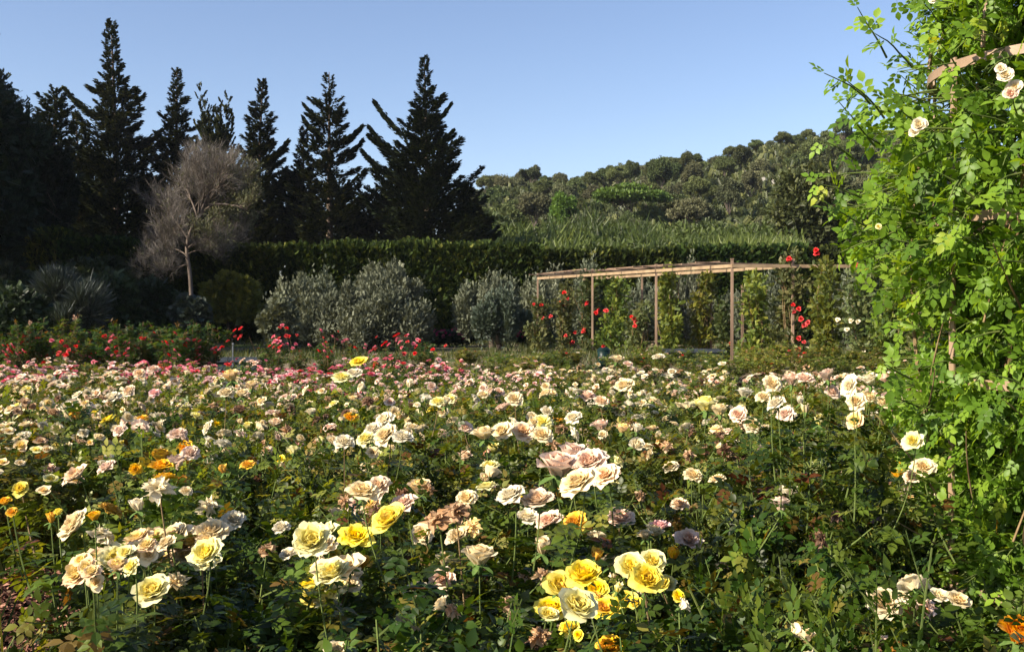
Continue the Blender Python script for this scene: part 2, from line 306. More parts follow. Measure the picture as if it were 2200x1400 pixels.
def bloom_mesh(kind, seed):
    random.seed(seed); A = Acc(); g = 2.39996
    if kind == 'cabbage':
        n = 44
        for k in range(n):
            t = k/(n-1); petal(A, k*g+random.uniform(-.2, .2), R(-8+52*t**1.3), R(-40+125*t**1.1)+random.uniform(-.12, .12), .52+.42*t, .17+.24*t, t, r0=.03+.05*t, z0=.12-.05*t, cup=.55-.25*t, tipc=R(50)*t**2, ruf=.035+.045*t)
    elif kind == 'open':
        n = 26
        for k in range(n):
            t = k/(n-1); petal(A, k*g+random.uniform(-.3, .3), R(2+48*t), R(-15+100*t)+random.uniform(-.3, .3), .5+.45*t, .26+.26*t, t, r0=.04+.03*t, z0=.12-.04*t, cup=.45-.2*t, tipc=R(38)*random.uniform(-.5, 1.1), ruf=.06)
        for k in range(14):
            a = k*g; tube(A, [(0, 0, .1), (math.cos(a)*.12, math.sin(a)*.12, .36)], .012, .02, 3, .02)
    elif kind == 'ruffled':
        n = 46
        for k in range(n):
            t = k/(n-1); petal(A, k*g+random.uniform(-.5, .5), R(-6+58*t), R(-8+92*t)+random.uniform(-.28, .28), .48+.45*t+random.uniform(-.08, .08), .2+.17*t, min(1, t+random.uniform(-.1, .2)), r0=.03+.05*t, z0=.12, cup=.35, tipc=R(45)*random.uniform(-.6, 1), ruf=.065)
    elif kind == 'spent':
        n = 20
        for k in range(n):
            t = k/(n-1); petal(A, k*g+random.uniform(-.6, .6), R(20+100*t), R(30+130*t)+random.uniform(-.6, .6), .4+.45*t+random.uniform(-.12, .1), .12+.14*t, random.uniform(.1, 1), r0=.04, z0=.1, cup=.8, tipc=R(100)*random.uniform(-1, 1), ruf=.2, nu=4, nv=5)
    elif kind == 'bud':
        for k in range(9):
            t = k/8; petal(A, k*g, R(22+16*t), R(-34+30*t), .95, .26+.06*t, .15+t*.8, r0=.03, z0=.05, cup=.9, tipc=R(45)*t**3, ruf=.02)
    elif kind == 'half':
        for k in range(20):
            t = k/19; petal(A, k*g+random.uniform(-.1, .1), R(8+34*t), R(-35+72*t), .8+.1*t, .25+.14*t, t, r0=.03, z0=.06, cup=.7-.3*t, tipc=R(70)*t**3, ruf=.04)
    elif kind == 'small':
        for k in range(13):
            t = k/12; petal(A, k*g+random.uniform(-.3, .3), R(-5+60*t), R(-25+115*t), .5+.45*t, .26+.2*t, t, r0=.03, z0=.1, cup=.4, tipc=R(40)*t, ruf=.07, nu=3, nv=4)
    elif kind == 'spray':          # a head of several little blooms
        for b in range(7):
            ca, cr = b*2.4, .28+.42*(b > 0)*random.uniform(.7, 1.2)
            off = np.array([math.cos(ca)*cr, math.sin(ca)*cr, .2-.3*cr*cr+random.uniform(-.1, .1)]) if b else np.array([0, 0, .28])
            B = Acc()
            for k in range(10):
                t = k/9; petal(B, k*g+random.uniform(-.3, .3), R(-5+60*t), R(-25+115*t), (.5+.45*t)*.42, (.26+.2*t)*.42, t, r0=.02, z0=.05, cup=.4, tipc=R(40)*t, ruf=.03, nu=3, nv=3)
            for Vq, Fq, rq in zip(B.V, B.F, B.r): A.add(Vq+off, Fq-Fq.min(), rq)
            tube(A, [(0, 0, -.35), off], .03, .02, 3, .5, 1)
        return A
    sepals(A, 1.25 if kind in ('bud', 'half') else 1)
    return A
BLOOM = {}
for kd, cnt in (('cabbage', 4), ('open', 4), ('ruffled', 4), ('spent', 3), ('bud', 2), ('half', 2), ('small', 3), ('spray', 3)):
    BLOOM[kd] = [bloom_mesh(kd, 11*q+len(kd)).build('bloom_'+kd, [PAL['cream'], M['calyx']], True) for q in range(cnt)]
random.seed(5)
def bloom(parent, kind, colr, loc, diam, tow, name=None):
    """loc in parent space; tow = direction the bloom faces"""
    me = random.choice(BLOOM[kind])
    o = bpy.data.objects.new(name or {'bud': 'rose_bud', 'spent': 'faded_bloom'}.get(kind, 'rose_bloom'), me); COL.objects.link(o); o.parent = parent
    o.location = loc; q = Vector(tow).to_track_quat('Z', 'Y'); e = (q.to_matrix() @ Matrix.Rotation(random.random()*6.28, 3, 'Z')).to_euler()
    o.rotation_euler = e; k = {'bud': 1.05, 'half': 1.25, 'spray': .9}.get(kind, 1.55)
    s = diam/k; o.scale = (s, s, s*random.uniform(.9, 1.1)); override(o, PAL[colr], 0); return o

# ------------------------------------------------------------------ rose bush variants
C8 = compound(LEAF8, 2); C83 = compound(LEAF8, 3)
def make_bush(seed, H=.85, Rr=.46, ncane=9, leaf=.04, dens=1.0, upright=0):
    global rng
    rng = np.random.default_rng(seed)
    st = Acc(); tips = []; LP = []; LD = []; LS = []
    for c in range(ncane):
        th = c*2.4+rng.uniform(-.4, .4); rr = Rr*math.sqrt((c+.5)/ncane)*rng.uniform(.75, 1.05)
        h = H*(1-.28*(rr/Rr)**2)*rng.uniform(.82, 1.08)
        tip = np.array([rr*math.cos(th), rr*math.sin(th), h]); base = np.array([math.cos(th)*.05, math.sin(th)*.05, -.04])
        pts = bez(base, (tip[0]*(.55-.3*upright), tip[1]*(.55-.3*upright), h*.55), tip, 8); tube(st, pts, .007, .003, 4, .4)
        tips.append((tip, unit((pts[-1]-pts[-3])[None])[0]))
        for k in range(int(9*dens)+3):
            s = rng.uniform(.25, .97); i = s*7; a = pts[int(i)]*(1-i % 1)+pts[min(7, int(i)+1)]*(i % 1)
            d = unit((rdir(1)[0]*[1, 1, .5]+np.array([0, 0, .55+upright])+unit(np.array([[tip[0], tip[1], 0]]))[0]*.35)[None])[0]
            ln = rng.uniform(.10, .26)*(1.15-.4*s); b = a+d*ln
            tp = bez(a, a+d*ln*.5+[0, 0, -.01], b, 4); tube(st, tp, .003, .0015, 3, .6)
            if b[2] > h*.72: tips.append((b, d))
            n = rng.integers(5, 8)
            for q in range(n):
                t = (q+.6)/n; LP.append(a+(b-a)*t); ang = q*2.4+rng.uniform(-.5, .5)
                side = unit(np.cross(d, [math.cos(ang), math.sin(ang), .2])[None])[0]
                LD.append(unit((side+d*.35+rdir(1)[0]*.25)[None])[0]); LS.append(leaf*rng.uniform(.65, 1.25)*(.75 if q == n-1 else 1))
    LP = np.array(LP); LD = np.array(LD); LS = np.array(LS); n = len(LP)
    LD[:, 2] = LD[:, 2]*.7+rng.normal(0, .2, n)
    up = np.array([0, 0, 1.])+rdir(n)*.65
    r = rng.random(n)
    V, F, rr = inst(C8, LP, LD, up, LS, r); rr = np.clip(rr+rng.normal(0, .06, len(rr)//1)*0, 0, 1)
    A = Acc(); A.add(V, F, rr)
    return A, st, tips
BUSH = []
for k, (H, Rr, nc, lf, dn, upr) in enumerate([(.88, .47, 12, .038, 1.2, 0), (.84, .50, 13, .035, 1.2, 0), (.92, .44, 11, .040, 1.2, .3), (.82, .48, 12, .036, 1.3, 0), (.92, .46, 12, .038, 1.2, .2), (.86, .52, 14, .035, 1.1, 0)]):
    A, st, tips = make_bush(100+k, H, Rr, nc, lf, dn, upr)
    BUSH.append((A.build('rose_foliage', [M['rose_mid']], True), st.build('rose_stems', [M['stem']]), tips))
REDB = []
for k in range(3):
    A, st, tips = make_bush(200+k, 1.15, .42, 8, .045, 1, .8)
    REDB.append((A.build('red_rose_foliage', [M['red_rose']]), st.build('red_rose_stems', [M['stem_br']]), tips))
A, st, tips = make_bush(301, .98, .50, 10, .044, .9, .1); BIG = (A.build('large_leaf_foliage', [M['rose_big']], True), st.build('large_stems', [M['stem']]), tips)
rng = np.random.default_rng(21)

# ------------------------------------------------------------------ bloom list read off the photo: u, v, width px, kind, colour
ca, op, ru, sp, bu, ha, sm = 'cabbage', 'open', 'ruffled', 'spent', 'bud', 'half', 'small'
HERO = [
 (165,1222,78,ru,'apricot'),(205,1206,66,ru,'apricot'),(250,1196,66,ru,'lemon'),(298,1180,72,ru,'apricot'),(326,1152,62,ru,'apricot'),(370,1147,62,ru,'cream'),(405,1163,62,ru,'apricot'),(345,1196,60,ru,'apricot'),(440,1184,72,ru,'lemon'),(455,1138,62,ru,'cream'),(325,1262,80,op,'lemon'),(376,1238,50,sp,'cream'),(210,1262,36,ru,'cream'),(230,1225,58,ru,'apricot'),(400,1190,50,ru,'cream'),(280,1215,44,ru,'lemon'),
 (152,1122,74,ru,'cream'),(110,1116,26,bu,'golden'),(202,1108,32,ha,'golden'),(502,1114,48,ca,'white'),(296,1088,34,bu,'white'),
 (605,1130,42,ca,'white'),(668,1155,88,ru,'lemon'),(700,1175,46,ru,'yellow'),(765,1148,60,ru,'yellow'),(832,1108,70,op,'yellow'),(862,1078,58,ca,'blush'),(722,1103,36,ha,'cream'),(780,1052,62,ca,'cream'),(812,1042,58,ca,'peach'),(765,1082,46,ru,'blush'),(795,1078,48,ru,'apricot'),(902,1048,46,ha,'apricot'),
 (712,1222,84,ru,'lemon'),(680,1278,52,op,'yellow'),(776,1208,46,ha,'golden'),(692,1252,60,ru,'lemon'),(742,1238,62,ru,'cream'),(690,1225,48,op,'yellow'),(705,1285,50,ru,'lemon'),(665,1258,38,ha,'yellow'),
 (1030,1194,62,ca,'cream'),(950,1240,52,ca,'blush'),(955,1202,40,ha,'cream'),(895,1268,46,op,'white'),(905,1145,52,ca,'cream'),(980,1146,52,ru,'cream'),(930,1102,62,sp,'tan'),(965,1087,60,sp,'tan'),(1005,1122,52,sp,'cream'),(990,1100,40,sp,'tan'),(632,1210,38,sp,'brown'),(835,1215,34,sp,'brown'),(860,1205,30,sp,'brown'),
 (1095,1060,60,ca,'white'),(1110,1075,28,ha,'golden'),(1045,1058,36,ha,'pink'),(1166,1178,44,bu,'cream'),(1002,1066,50,ca,'cream'),(998,980,32,ha,'peach'),(1132,1106,46,ru,'white'),(1176,1115,50,ru,'blush'),(1155,1068,60,ru,'peach'),(1160,1045,40,sp,'tan'),
 (1200,1000,78,ca,'blush'),(1265,988,72,ca,'blush'),(1238,1030,78,ca,'cream'),(1298,1018,58,ca,'peach'),(1230,976,60,ca,'blush'),(1205,1060,40,ha,'golden'),
 (1335,1108,52,ru,'blush'),(1415,1130,38,ru,'pink'),(1385,1150,28,ha,'cream'),(1480,1157,50,ru,'blush'),(1460,1080,40,ca,'peach'),(1615,1110,40,ha,'blush'),(1440,1000,36,ca,'cream'),(1490,1018,42,ca,'cream'),(1692,1057,46,ca,'white'),
 (1208,1252,76,op,'yellow'),(1255,1228,78,op,'yellow'),(1185,1302,62,op,'yellow'),(1245,1292,88,op,'lemon'),(1358,1215,70,op,'lemon'),(1392,1238,72,op,'yellow'),(1402,1203,60,op,'lemon'),(1282,1195,32,bu,'golden'),(1447,1193,30,bu,'golden'),(1385,1266,28,bu,'golden'),(1345,1286,50,op,'yellow'),(1300,1305,58,op,'yellow'),(1430,1250,52,op,'lemon'),(1312,1206,40,ru,'cream'),(1308,1386,62,ca,'golden'),(1150,1360,54,sp,'tan'),(1095,1290,46,sp,'tan'),(1222,1345,40,op,'yellow'),(1278,1262,44,op,'yellow'),
 (1900,1290,76,ca,'cream'),(1938,1278,50,ca,'white'),(2020,1276,36,op,'white'),(2062,1285,44,op,'cream'),(1732,1368,48,ha,'cream'),(1888,1388,76,ca,'blush'),(1935,1398,50,ca,'orange'),(2190,1360,76,ca,'orange'),(1830,1385,30,sp,'brown'),
]
TALL = [(1660,820,50,ca,'cream'),(1700,815,40,ha,'blush'),(1730,808,44,ca,'blush'),(1775,805,42,ca,'blush'),(1820,822,64,ca,'white'),(1868,815,42,ca,'white'),(1905,812,36,ha,'blush'),(1838,860,46,ca,'cream'),(1790,838,42,ca,'blush'),(1665,862,50,ca,'white'),(1685,886,44,ca,'blush'),(1870,850,42,ca,'cream'),(1898,862,40,ca,'cream'),(1835,900,44,op,'apricot'),(1760,905,30,bu,'lemon'),(1730,880,24,bu,'cream'),(1720,862,22,bu,'white'),(1960,945,48,ru,'lemon'),(1985,1002,46,ca,'cream'),(1958,1020,42,ca,'peach'),(1640,850,34,ca,'cream')]
MID = [(825,900,42,ca,'white'),(825,932,56,ca,'cream'),(866,935,46,ca,'white'),(785,940,42,ca,'lemon'),(740,946,44,ca,'white'),(800,920,40,ca,'white'),(755,895,28,op,'golden'),(1040,930,46,ca,'cream'),(1078,924,44,ca,'cream'),(1125,924,48,ca,'peach'),(1165,932,42,ca,'cream'),(1165,904,46,ca,'lemon'),(1200,903,25,ha,'golden'),(1212,925,25,op,'golden'),(1230,895,40,ca,'white'),(1060,962,30,ha,'lemon'),(1290,915,34,ca,'blush'),(1338,920,32,ha,'apricot'),(1402,920,22,ha,'apricot'),(1262,848,40,ca,'blush'),(1292,860,32,ca,'peach'),(1340,825,42,ca,'cream'),(1105,855,38,ca,'cream'),(940,860,34,ca,'lemon'),(966,855,28,op,'lemon'),(1040,846,26,ca,'cream'),(930,876,28,op,'yellow'),(955,864,30,ca,'cream'),(1000,915,32,ca,'blush'),(985,925,26,ca,'blush'),(1515,870,46,ca,'lemon'),(1545,880,40,ca,'cream'),(1585,888,40,ca,'blush'),(1618,910,42,ca,'cream'),(1545,915,34,sp,'cream'),(1625,968,36,ha,'peach'),(1590,974,36,ca,'brown'),(1700,968,30,op,'golden'),(1600,842,34,ca,'white'),
 (790,1000,36,ca,'cream'),(382,930,42,ca,'blush'),(365,938,18,ha,'cream'),(397,960,36,op,'golden'),(345,978,42,ru,'golden'),(376,992,44,ru,'blush'),(440,978,22,ha,'golden'),(458,985,26,ca,'blush'),(230,897,36,op,'yellow'),(270,900,30,ca,'blush'),(303,910,26,ha,'blush'),(177,880,18,ha,'golden'),(205,886,14,ha,'yellow'),(465,908,24,op,'yellow'),(532,915,22,ha,'lemon'),(592,908,28,ca,'peach'),(540,990,28,ca,'peach'),(160,1017,52,ru,'peach'),(228,1000,40,ru,'blush'),(332,1042,64,sp,'white'),(450,1075,52,sp,'white'),(43,1047,36,op,'yellow'),(572,967,26,ca,'peach'),(600,985,24,op,'yellow'),(640,955,26,ca,'pink'),(693,975,18,ca,'white'),(125,1100,20,ha,'yellow'),(10,1077,26,ha,'golden'),(25,1098,24,op,'golden'),
 (497,808,36,ca,'apricot'),(486,842,36,ca,'cream'),(540,828,28,ca,'apricot'),(735,808,38,ca,'lemon'),(770,775,28,op,'yellow'),(760,800,32,ca,'white'),(240,852,36,ca,'white'),(276,838,32,ca,'peach'),(332,842,26,ca,'pink'),(1415,765,22,ca,'white'),(1326,772,24,ca,'cream'),(1350,780,20,ca,'blush'),(560,860,24,ca,'cream'),(515,880,28,ca,'brown'),(740,880,26,sp,'brown'),(790,857,30,sp,'brown'),(970,905,24,sp,'brown'),(520,845,26,ca,'cream'),(610,860,22,ca,'white'),(300,800,26,ca,'peach'),(330,790,26,ca,'blush')]
def place_depth(u, v, w, zmax, zmin=.70):
    d = (.066 if zmax > 1.3 else .088)*FPX/w; p = at(u, v, d)
    for _ in range(3):
        g = gzf(p.x, p.y)
        z = min(max(p.z, zmin+g), zmax+g)
        if abs(z-p.z) > 1e-4: d = d*(EYE-z)/(EYE-p.z)
        p = at(u, v, d)
    return p, w*d/FPX
heroes = []
HERO += [(u+random.uniform(-34, 34), v+random.uniform(-16, 24), w*random.uniform(.55, .8), random.choice([ru, ca, ru, sm]), random.choice([c, c, 'cream', 'apricot' if u < 480 else 'lemon'])) for (u, v, w, k, c) in HERO if k == ru and v > 1130 and (130 < u < 480 or 640 < u < 800) for _ in (0, 1)]
HERO += [(u+random.uniform(-30, 30), v+random.uniform(-10, 30), w*random.uniform(.5, .75), op, random.choice(['yellow', 'lemon', 'yellow', 'golden'])) for (u, v, w, k, c) in HERO if k == op and v > 1190 and 1150 < u < 1450]
for lst, zm in ((HERO, 1.02), (TALL, 1.36), (MID, 1.0)):
    for (u, v, w, kd, c) in lst:
        if kd == ru and w < 45: kd = ca
        if kd == ca and random.random() < .2: kd = ha
        p, dm = place_depth(u, v, w*1.04, zm)
        if kd not in (bu, ha): dm *= .96 if kd in (ru, op) else .90
        heroes.append([p, min(dm, .14), kd, c, u, v])

# ------------------------------------------------------------------ where the bushes stand
def proj(x, y, z):
    yy = y*math.cos(TILT)-(z-EYE)*math.sin(TILT); zz = y*math.sin(TILT)+(z-EYE)*math.cos(TILT)
    return CX+FPX*x/yy, CY-FPX*zz/yy
spots = []
sp_ = .775; row = 0; y = 1.55
while y < 15.4:
    hw = .515*y+.75; x = -math.ceil(hw/sp_)*sp_+(row % 2)*sp_/2
    while x < hw:
        bx, by = x+rng.uniform(-.16, .16), y+rng.uniform(-.14, .14); x += sp_
        if math.hypot(bx-1.83, by-3.3) < .52: continue
        if ((bx+2.15)/.62)**2+((by-3.75)/.72)**2 < 1: continue
        if by < 3.6 and bx/by < -.46: continue
        if bx/by > .12 and by > 12.9: continue
        if bx/by > .42 and by > 9.5: continue
        spots.append((bx, by))
    y += sp_*.866; row += 1
LAND = [(90, 'the black trees'), (245, 'the tallest conifer'), (385, 'the slender conifer'), (475, 'the bare grey tree'), (575, 'the leaning conifer'), (705, 'the tiered conifer'), (800, 'the big olive tree'), (920, 'the broad conifer'), (1010, 'the dark hedge gap'), (1100, 'the clipped olive'), (1215, 'pergola bay one'), (1340, 'pergola bay two'), (1490, 'pergola bay three'), (1640, 'the last pergola bay'), (1800, 'the dark oak'), (2000, 'the climbing rose')]
BAND = [(2.3, 'at the very front of the bed'), (3.2, 'in the second row from the front'), (4.3, 'in the front third of the bed'), (5.6, 'a little before mid bed'), (7.2, 'in the middle of the bed'), (9.0, 'just past mid bed'), (11., 'in the back third of the bed'), (13., 'close to the back of the bed'), (99, 'in the last row of the bed')]
CNAME = {'cream': 'cream', 'white': 'ivory white', 'peach': 'peach', 'yellow': 'bright yellow', 'lemon': 'lemon', 'golden': 'golden', 'orange': 'orange', 'apricot': 'apricot', 'blush': 'blush', 'pink': 'pink', 'hot': 'crimson', 'red': 'red', 'tan': 'faded tan', 'brown': 'withered brown'}
def pick(t): k, w = zip(*t); return random.choices(k, w)[0]
def zone(x, y, u):
    """bloom colours, number of blooms, size, by where the bush stands"""
    if y > 12.2 and u < 960: return [('hot', 4), ('pink', 3), ('blush', 1.5), ('red', 1)], 20, .062, 'small'
    if y > 10 and 560 < u < 860: return [('hot', 4), ('pink', 3), ('blush', 2)], 20, .062, 'small'
    if y > 9.5 and 830 <= u < 1180: return [('blush', 4), ('pink', 3), ('white', 1), ('cream', .5)], 24, .055, 'small'
    if y > 7.0 and u < 660: return [('blush', 4), ('peach', 2), ('cream', 4), ('white', 2), ('pink', .6)], 18, .065, 'small'
    if y > 8.5: return [('cream', 5), ('blush', 3), ('white', 4), ('peach', .8), ('tan', 1.0), ('brown', .5)], 14, .062, 'small'
    if y > 5.2: return [('cream', 5), ('blush', 2.5), ('white', 3), ('lemon', 1.3), ('peach', .8), ('tan', .8), ('brown', .5), ('golden', .3)], 8.5, .068, 'cabbage'
    if y > 3.4: return [('cream', 3), ('blush', 2), ('lemon', 1), ('white', 1), ('tan', 2), ('brown', 1.5), ('golden', .4)], 9, .062, 'cabbage'
    return [('tan', 2), ('brown', 2), ('blush', 2), ('cream', 4), ('lemon', 1), ('white', 1)], 5, .052, random.choice(['half', 'cabbage'])
bushes = []; tagc = {}
for bx, by in spots:
    u, v = proj(bx, by, .9); g = gzf(bx, by)
    # local top height: low where it would hide what the photo shows behind
    sc = rng.uniform(.86, 1.06)
    sc *= float(np.interp(by, [2, 3, 4.5, 6, 9, 12, 15], [.93, .98, 1.0, .98, .89, .76, .70]))
    near = by < 3.9
    vi = int(rng.integers(0, len(BUSH))); fm, sm_, tips = BUSH[vi]
    rz = rng.uniform(0, 6.28)
    cream_mass = (-3.7 < bx < -2.2 and 4.4 < by < 6.9 and u < 150)
    th = thing('rose_bush', '', 'rose bush', (bx, by, g), rz, 'rose bushes filling the bed', (rng.uniform(.92, 1.08), rng.uniform(.92, 1.08), sc))
    fo = obj('foliage', fm, th); override(fo, M['rose_dark'] if near or rng.random() < (.6 if by < 5.0 else .12) else M['rose_mid'])
    so = obj('stems', sm_, th)
    cols, nb, size, kd = zone(bx, by, u)
    if cream_mass: cols, nb, size, kd = [('cream', 4), ('white', 3), ('lemon', 1)], 34, .055, 'small'; u0 = 0
    nb = int(nb*rng.uniform(.55, 1.25)*(1+.85*math.sin(bx*1.9+1.1*by)*math.cos(by*1.3-bx)*(by > 4.2))*(.8 if u > 1150 else 1)+.5)
    hi = sorted(tips, key=lambda t: -(t[0][2]+.25*random.random()))
    cc = []; main = pick(cols); own = [main, pick(cols)]
    for q in range(min(nb, len(hi))):
        tp, d = hi[q]; c = random.choices(own+[pick(cols)], (4, 2, 1.5))[0]
        k = kd if random.random() < .6 else random.choice(['half', 'open', 'spent', 'bud', 'ruffled', 'half'] if by < 8 else ['small', 'half'])
        if by < 8.5 and kd == 'small': k = random.choice(['small', 'cabbage', 'small'])
        if c in ('tan', 'brown'): k = 'spent'
        dirn = Vector((d[0]*.5, d[1]*.5, .75))+Vector(rdir(1)[0])*.8; dirn.z = abs(dirn.z)+.15
        bloom(th, k, c, Vector(tp)+Vector((0, 0, .005)), size*random.uniform(.6, 1.3)/sc, dirn); cc.append(c)
    bushes.append(dict(o=th, x=bx, y=by, u=u, c=cc, sc=sc, rz=rz, stem=[], g=g, h=[]))

for (u, v, d, nb) in [(35, 850, 5.0, 80), (120, 868, 4.9, 45), (-40, 860, 5.3, 50), (20, 935, 4.1, 40)]:
    p = at(u, v, d); g = gzf(p.x, d); fm, s_, tips = BUSH[nb % 6]; h = (p.z-g)/.92
    th = thing('rose_bush', {80: 'rose bush smothered in small cream blooms near the left edge', 45: 'rose bush with many small cream blooms, right of the fullest one at left', 50: 'cream blooming rose bush cut by the left edge, farther back', 40: 'cream blooming rose bush cut by the left edge, nearer'}[nb], 'rose bush', (p.x, d, g), 0, None, (1, 1, h))
    f = obj('foliage', fm, th); override(f, M['rose_mid']); obj('stems', s_, th)
    for q in range(nb):
        a = random.random()*6.28; r = .5*math.sqrt(random.random()); zz = .93-.9*r*r+random.uniform(-.1, .05)
        bloom(th, random.choice(['small', 'ruffled', 'small', 'half']), random.choice(['cream', 'white', 'apricot', 'cream', 'lemon', 'tan']), (r*math.cos(a), r*math.sin(a), zz), random.uniform(.035, .062), (math.cos(a)*r*1.5+random.uniform(-.5, .5), math.sin(a)*r*1.5-.4, .8))
# two tall bushes by the climbing rose carry the high cream cluster; big-leaved bush below it
def special(x, y, data, sc, label, mat=None, rz=0.):
    g = gzf(x, y); th = thing('rose_bush', label, 'rose bush', (x, y, g), rz, None, sc)
    f = obj('foliage', data[0], th); obj('stems', data[1], th)
    if mat: override(f, mat)
    b = dict(o=th, x=x, y=y, u=proj(x, y, .9)[0], c=['fixed'], sc=sc[2] if not np.isscalar(sc) else sc, rz=rz, stem=[], g=g, h=[]); bushes.append(b); return b
special(-.98, 2.42, BUSH[1], (.95, .95, .98), 'rose bush carrying the ruffled apricot bloom cluster beside the bare soil at left', M['rose_dark'], .3)
special(.78, 2.72, BUSH[3], (.8, .8, 1.0), 'leafy rose bush in front of the high cream cluster, left of the climbing rose', M['rose_dark'], 2.1)
special(.93, 3.3, BUSH[2], (1.0, .85, 1.12), 'tall rose bush with a high cluster of cream blooms just left of the climbing rose', M['rose_dark'], .7)
special(1.2, 3.5, BUSH[4], (.95, .8, 1.10), 'tall rose bush with cream blooms half hidden behind the climbing rose leaves', M['rose_dark'], 2.7)
special(.76, 2.1, BIG, (.62, .62, 1.0), 'rose bush with large glossy leaves in front of the climbing rose', None, 1.1)
# hand placed blooms join the bush they grow from
for h in heroes:
    p, dm, kd, c, u, v = h
    best = min(bushes, key=lambda b: (b['x']-p.x)**2+(b['y']-p.y)**2+(0 if b['sc']*0.95+.35 > p.z-b['g'] else .25))
    best['h'].append(h)
for b in bushes:
    if not b['h']: continue
    b['o'].rotation_euler = (0, 0, b['rz'])
    mw = Matrix.LocRotScale(b['o'].location, b['o'].rotation_euler, b['o'].scale); inv = mw.inverted()
    for p, dm, kd, c, u, v in b['h']:
        tow = Vector((random.uniform(-.6, .3), random.uniform(-.85, -.25), random.uniform(.5, 1.1)))
        if kd in (bu, ha): tow = Vector((random.uniform(-.3, .2), random.uniform(-.35, .1), 1))
        tw = tow.normalized(); base = p-tw*dm*.35
        sc = b['sc']; o = bloom(b['o'], kd, c, inv @ base, dm/sc, inv.to_3x3() @ tow); b['c'].append(c); b['c'].append(c)
        foot = Vector((b['x']+(p.x-b['x'])*.35, b['y']+(p.y-b['y'])*.35, b['g']+.35))
        lm = .22 if u < 60 else .28 if u > 1600 else .42
        if (foot-base).length > lm: foot = base+(foot-base).normalized()*lm
        A = Acc(); mid = Vector((base.x*.8+foot.x*.2, base.y*.8+foot.y*.2, (base.z+foot.z)/2))-tw*.03
        bi = (mw @ Matrix.LocRotScale(o.location, o.rotation_euler, o.scale)).inverted(); k_ = 1/(o.scale[0]*sc)
        W = [bi @ Vector(q) for q in bez(base-tw*dm*.1, mid, foot, 7)]
        tube(A, np.array([tuple(q) for q in W]), .0018*k_, .0026*k_, 5)
        n = 17 if p.y < 4.5 else 7; ti = rng.uniform(1.2, 6, n); Wn = np.array([tuple(q) for q in W]); i0 = ti.astype(int).clip(0, 5); P = Wn[i0]*(1-(ti-i0))[:, None]+Wn[i0+1]*(ti-i0)[:, None]
        D = rdir(n)+np.array([0, 0, -.2]); ax = unit((Wn[-1]-Wn[0])[None]); D -= (D*ax).sum(1, keepdims=True)*ax*.8
        V, F, r = inst(C8, P, D, -ax+rdir(n)*.5, rng.uniform(.028, .046, n)*k_, rng.random(n)*.97); A.add(V, F, r, 1); foot_mats = [M['rose_dark']]
        obj('stem', A.build('bloom_stem', [M['stem'] if random.random() < .85 else M['stem_br']]+foot_mats), o)
# labels for every bush
cells = {}
for b in bushes:
    if b['o']['label']: continue
    band = next(t for lim, t in BAND if b['y'] < lim); land = min(LAND, key=lambda l: abs(l[0]-b['u']))[1]
    cs = [c for c in b['c'] if c != 'fixed']; cnt = {c: cs.count(c) for c in cs}
    top = sorted(cnt, key=lambda c: -cnt[c])[:2]
    nm = ' and '.join(CNAME[c] for c in top) if top else ''
    txt = ('rose bush, %s blooms' % nm.replace('bright yellow', 'yellow').replace('ivory white', 'white').replace('faded tan', 'tan').replace('withered brown', 'withered')) if top else 'leafy rose bush without blooms'
    cells.setdefault((band, land), []).append((b, txt))
for (band, land), lst in cells.items():
    lst.sort(key=lambda t: t[0]['u']); n = len(lst)
    for i, (b, txt) in enumerate(lst):
        pos = '' if n == 1 else (('left ', 'right ')[i] if n == 2 else ('left ', 'middle ', 'right ')[i] if n == 3 else ('far left ', 'second from left ', 'third from left ', 'fourth from left ', 'fifth from left ', 'sixth from left ')[min(i, 5)])
        b['o']['label'] = '%s%s %s, in line with %s' % (pos, txt, band, land)
        w = b['o']['label'].split()
        if len(w) > 16 or n > 0:
            sb = {'at the very front of the bed': 'foremost in bed', 'in the second row from the front': 'second from front', 'in the front third of the bed': 'front third', 'a little before mid bed': 'before mid bed', 'in the middle of the bed': 'mid bed', 'just past mid bed': 'past mid bed', 'in the back third of the bed': 'back third', 'close to the back of the bed': 'near bed back', 'in the last row of the bed': 'last row'}[band]
            sl = land.replace('the ', '', 1).replace(' of the pergola', ' of pergola').replace(' at the left edge', '').replace(' with a spire', '').replace(' that leans at its tip', ' leaning').replace(' on the slope', '').replace(' in the tall hedge', '').replace(' at the right', '')
            b['o']['label'] = ('%s%s, %s, below %s' % (pos, txt, sb, sl))

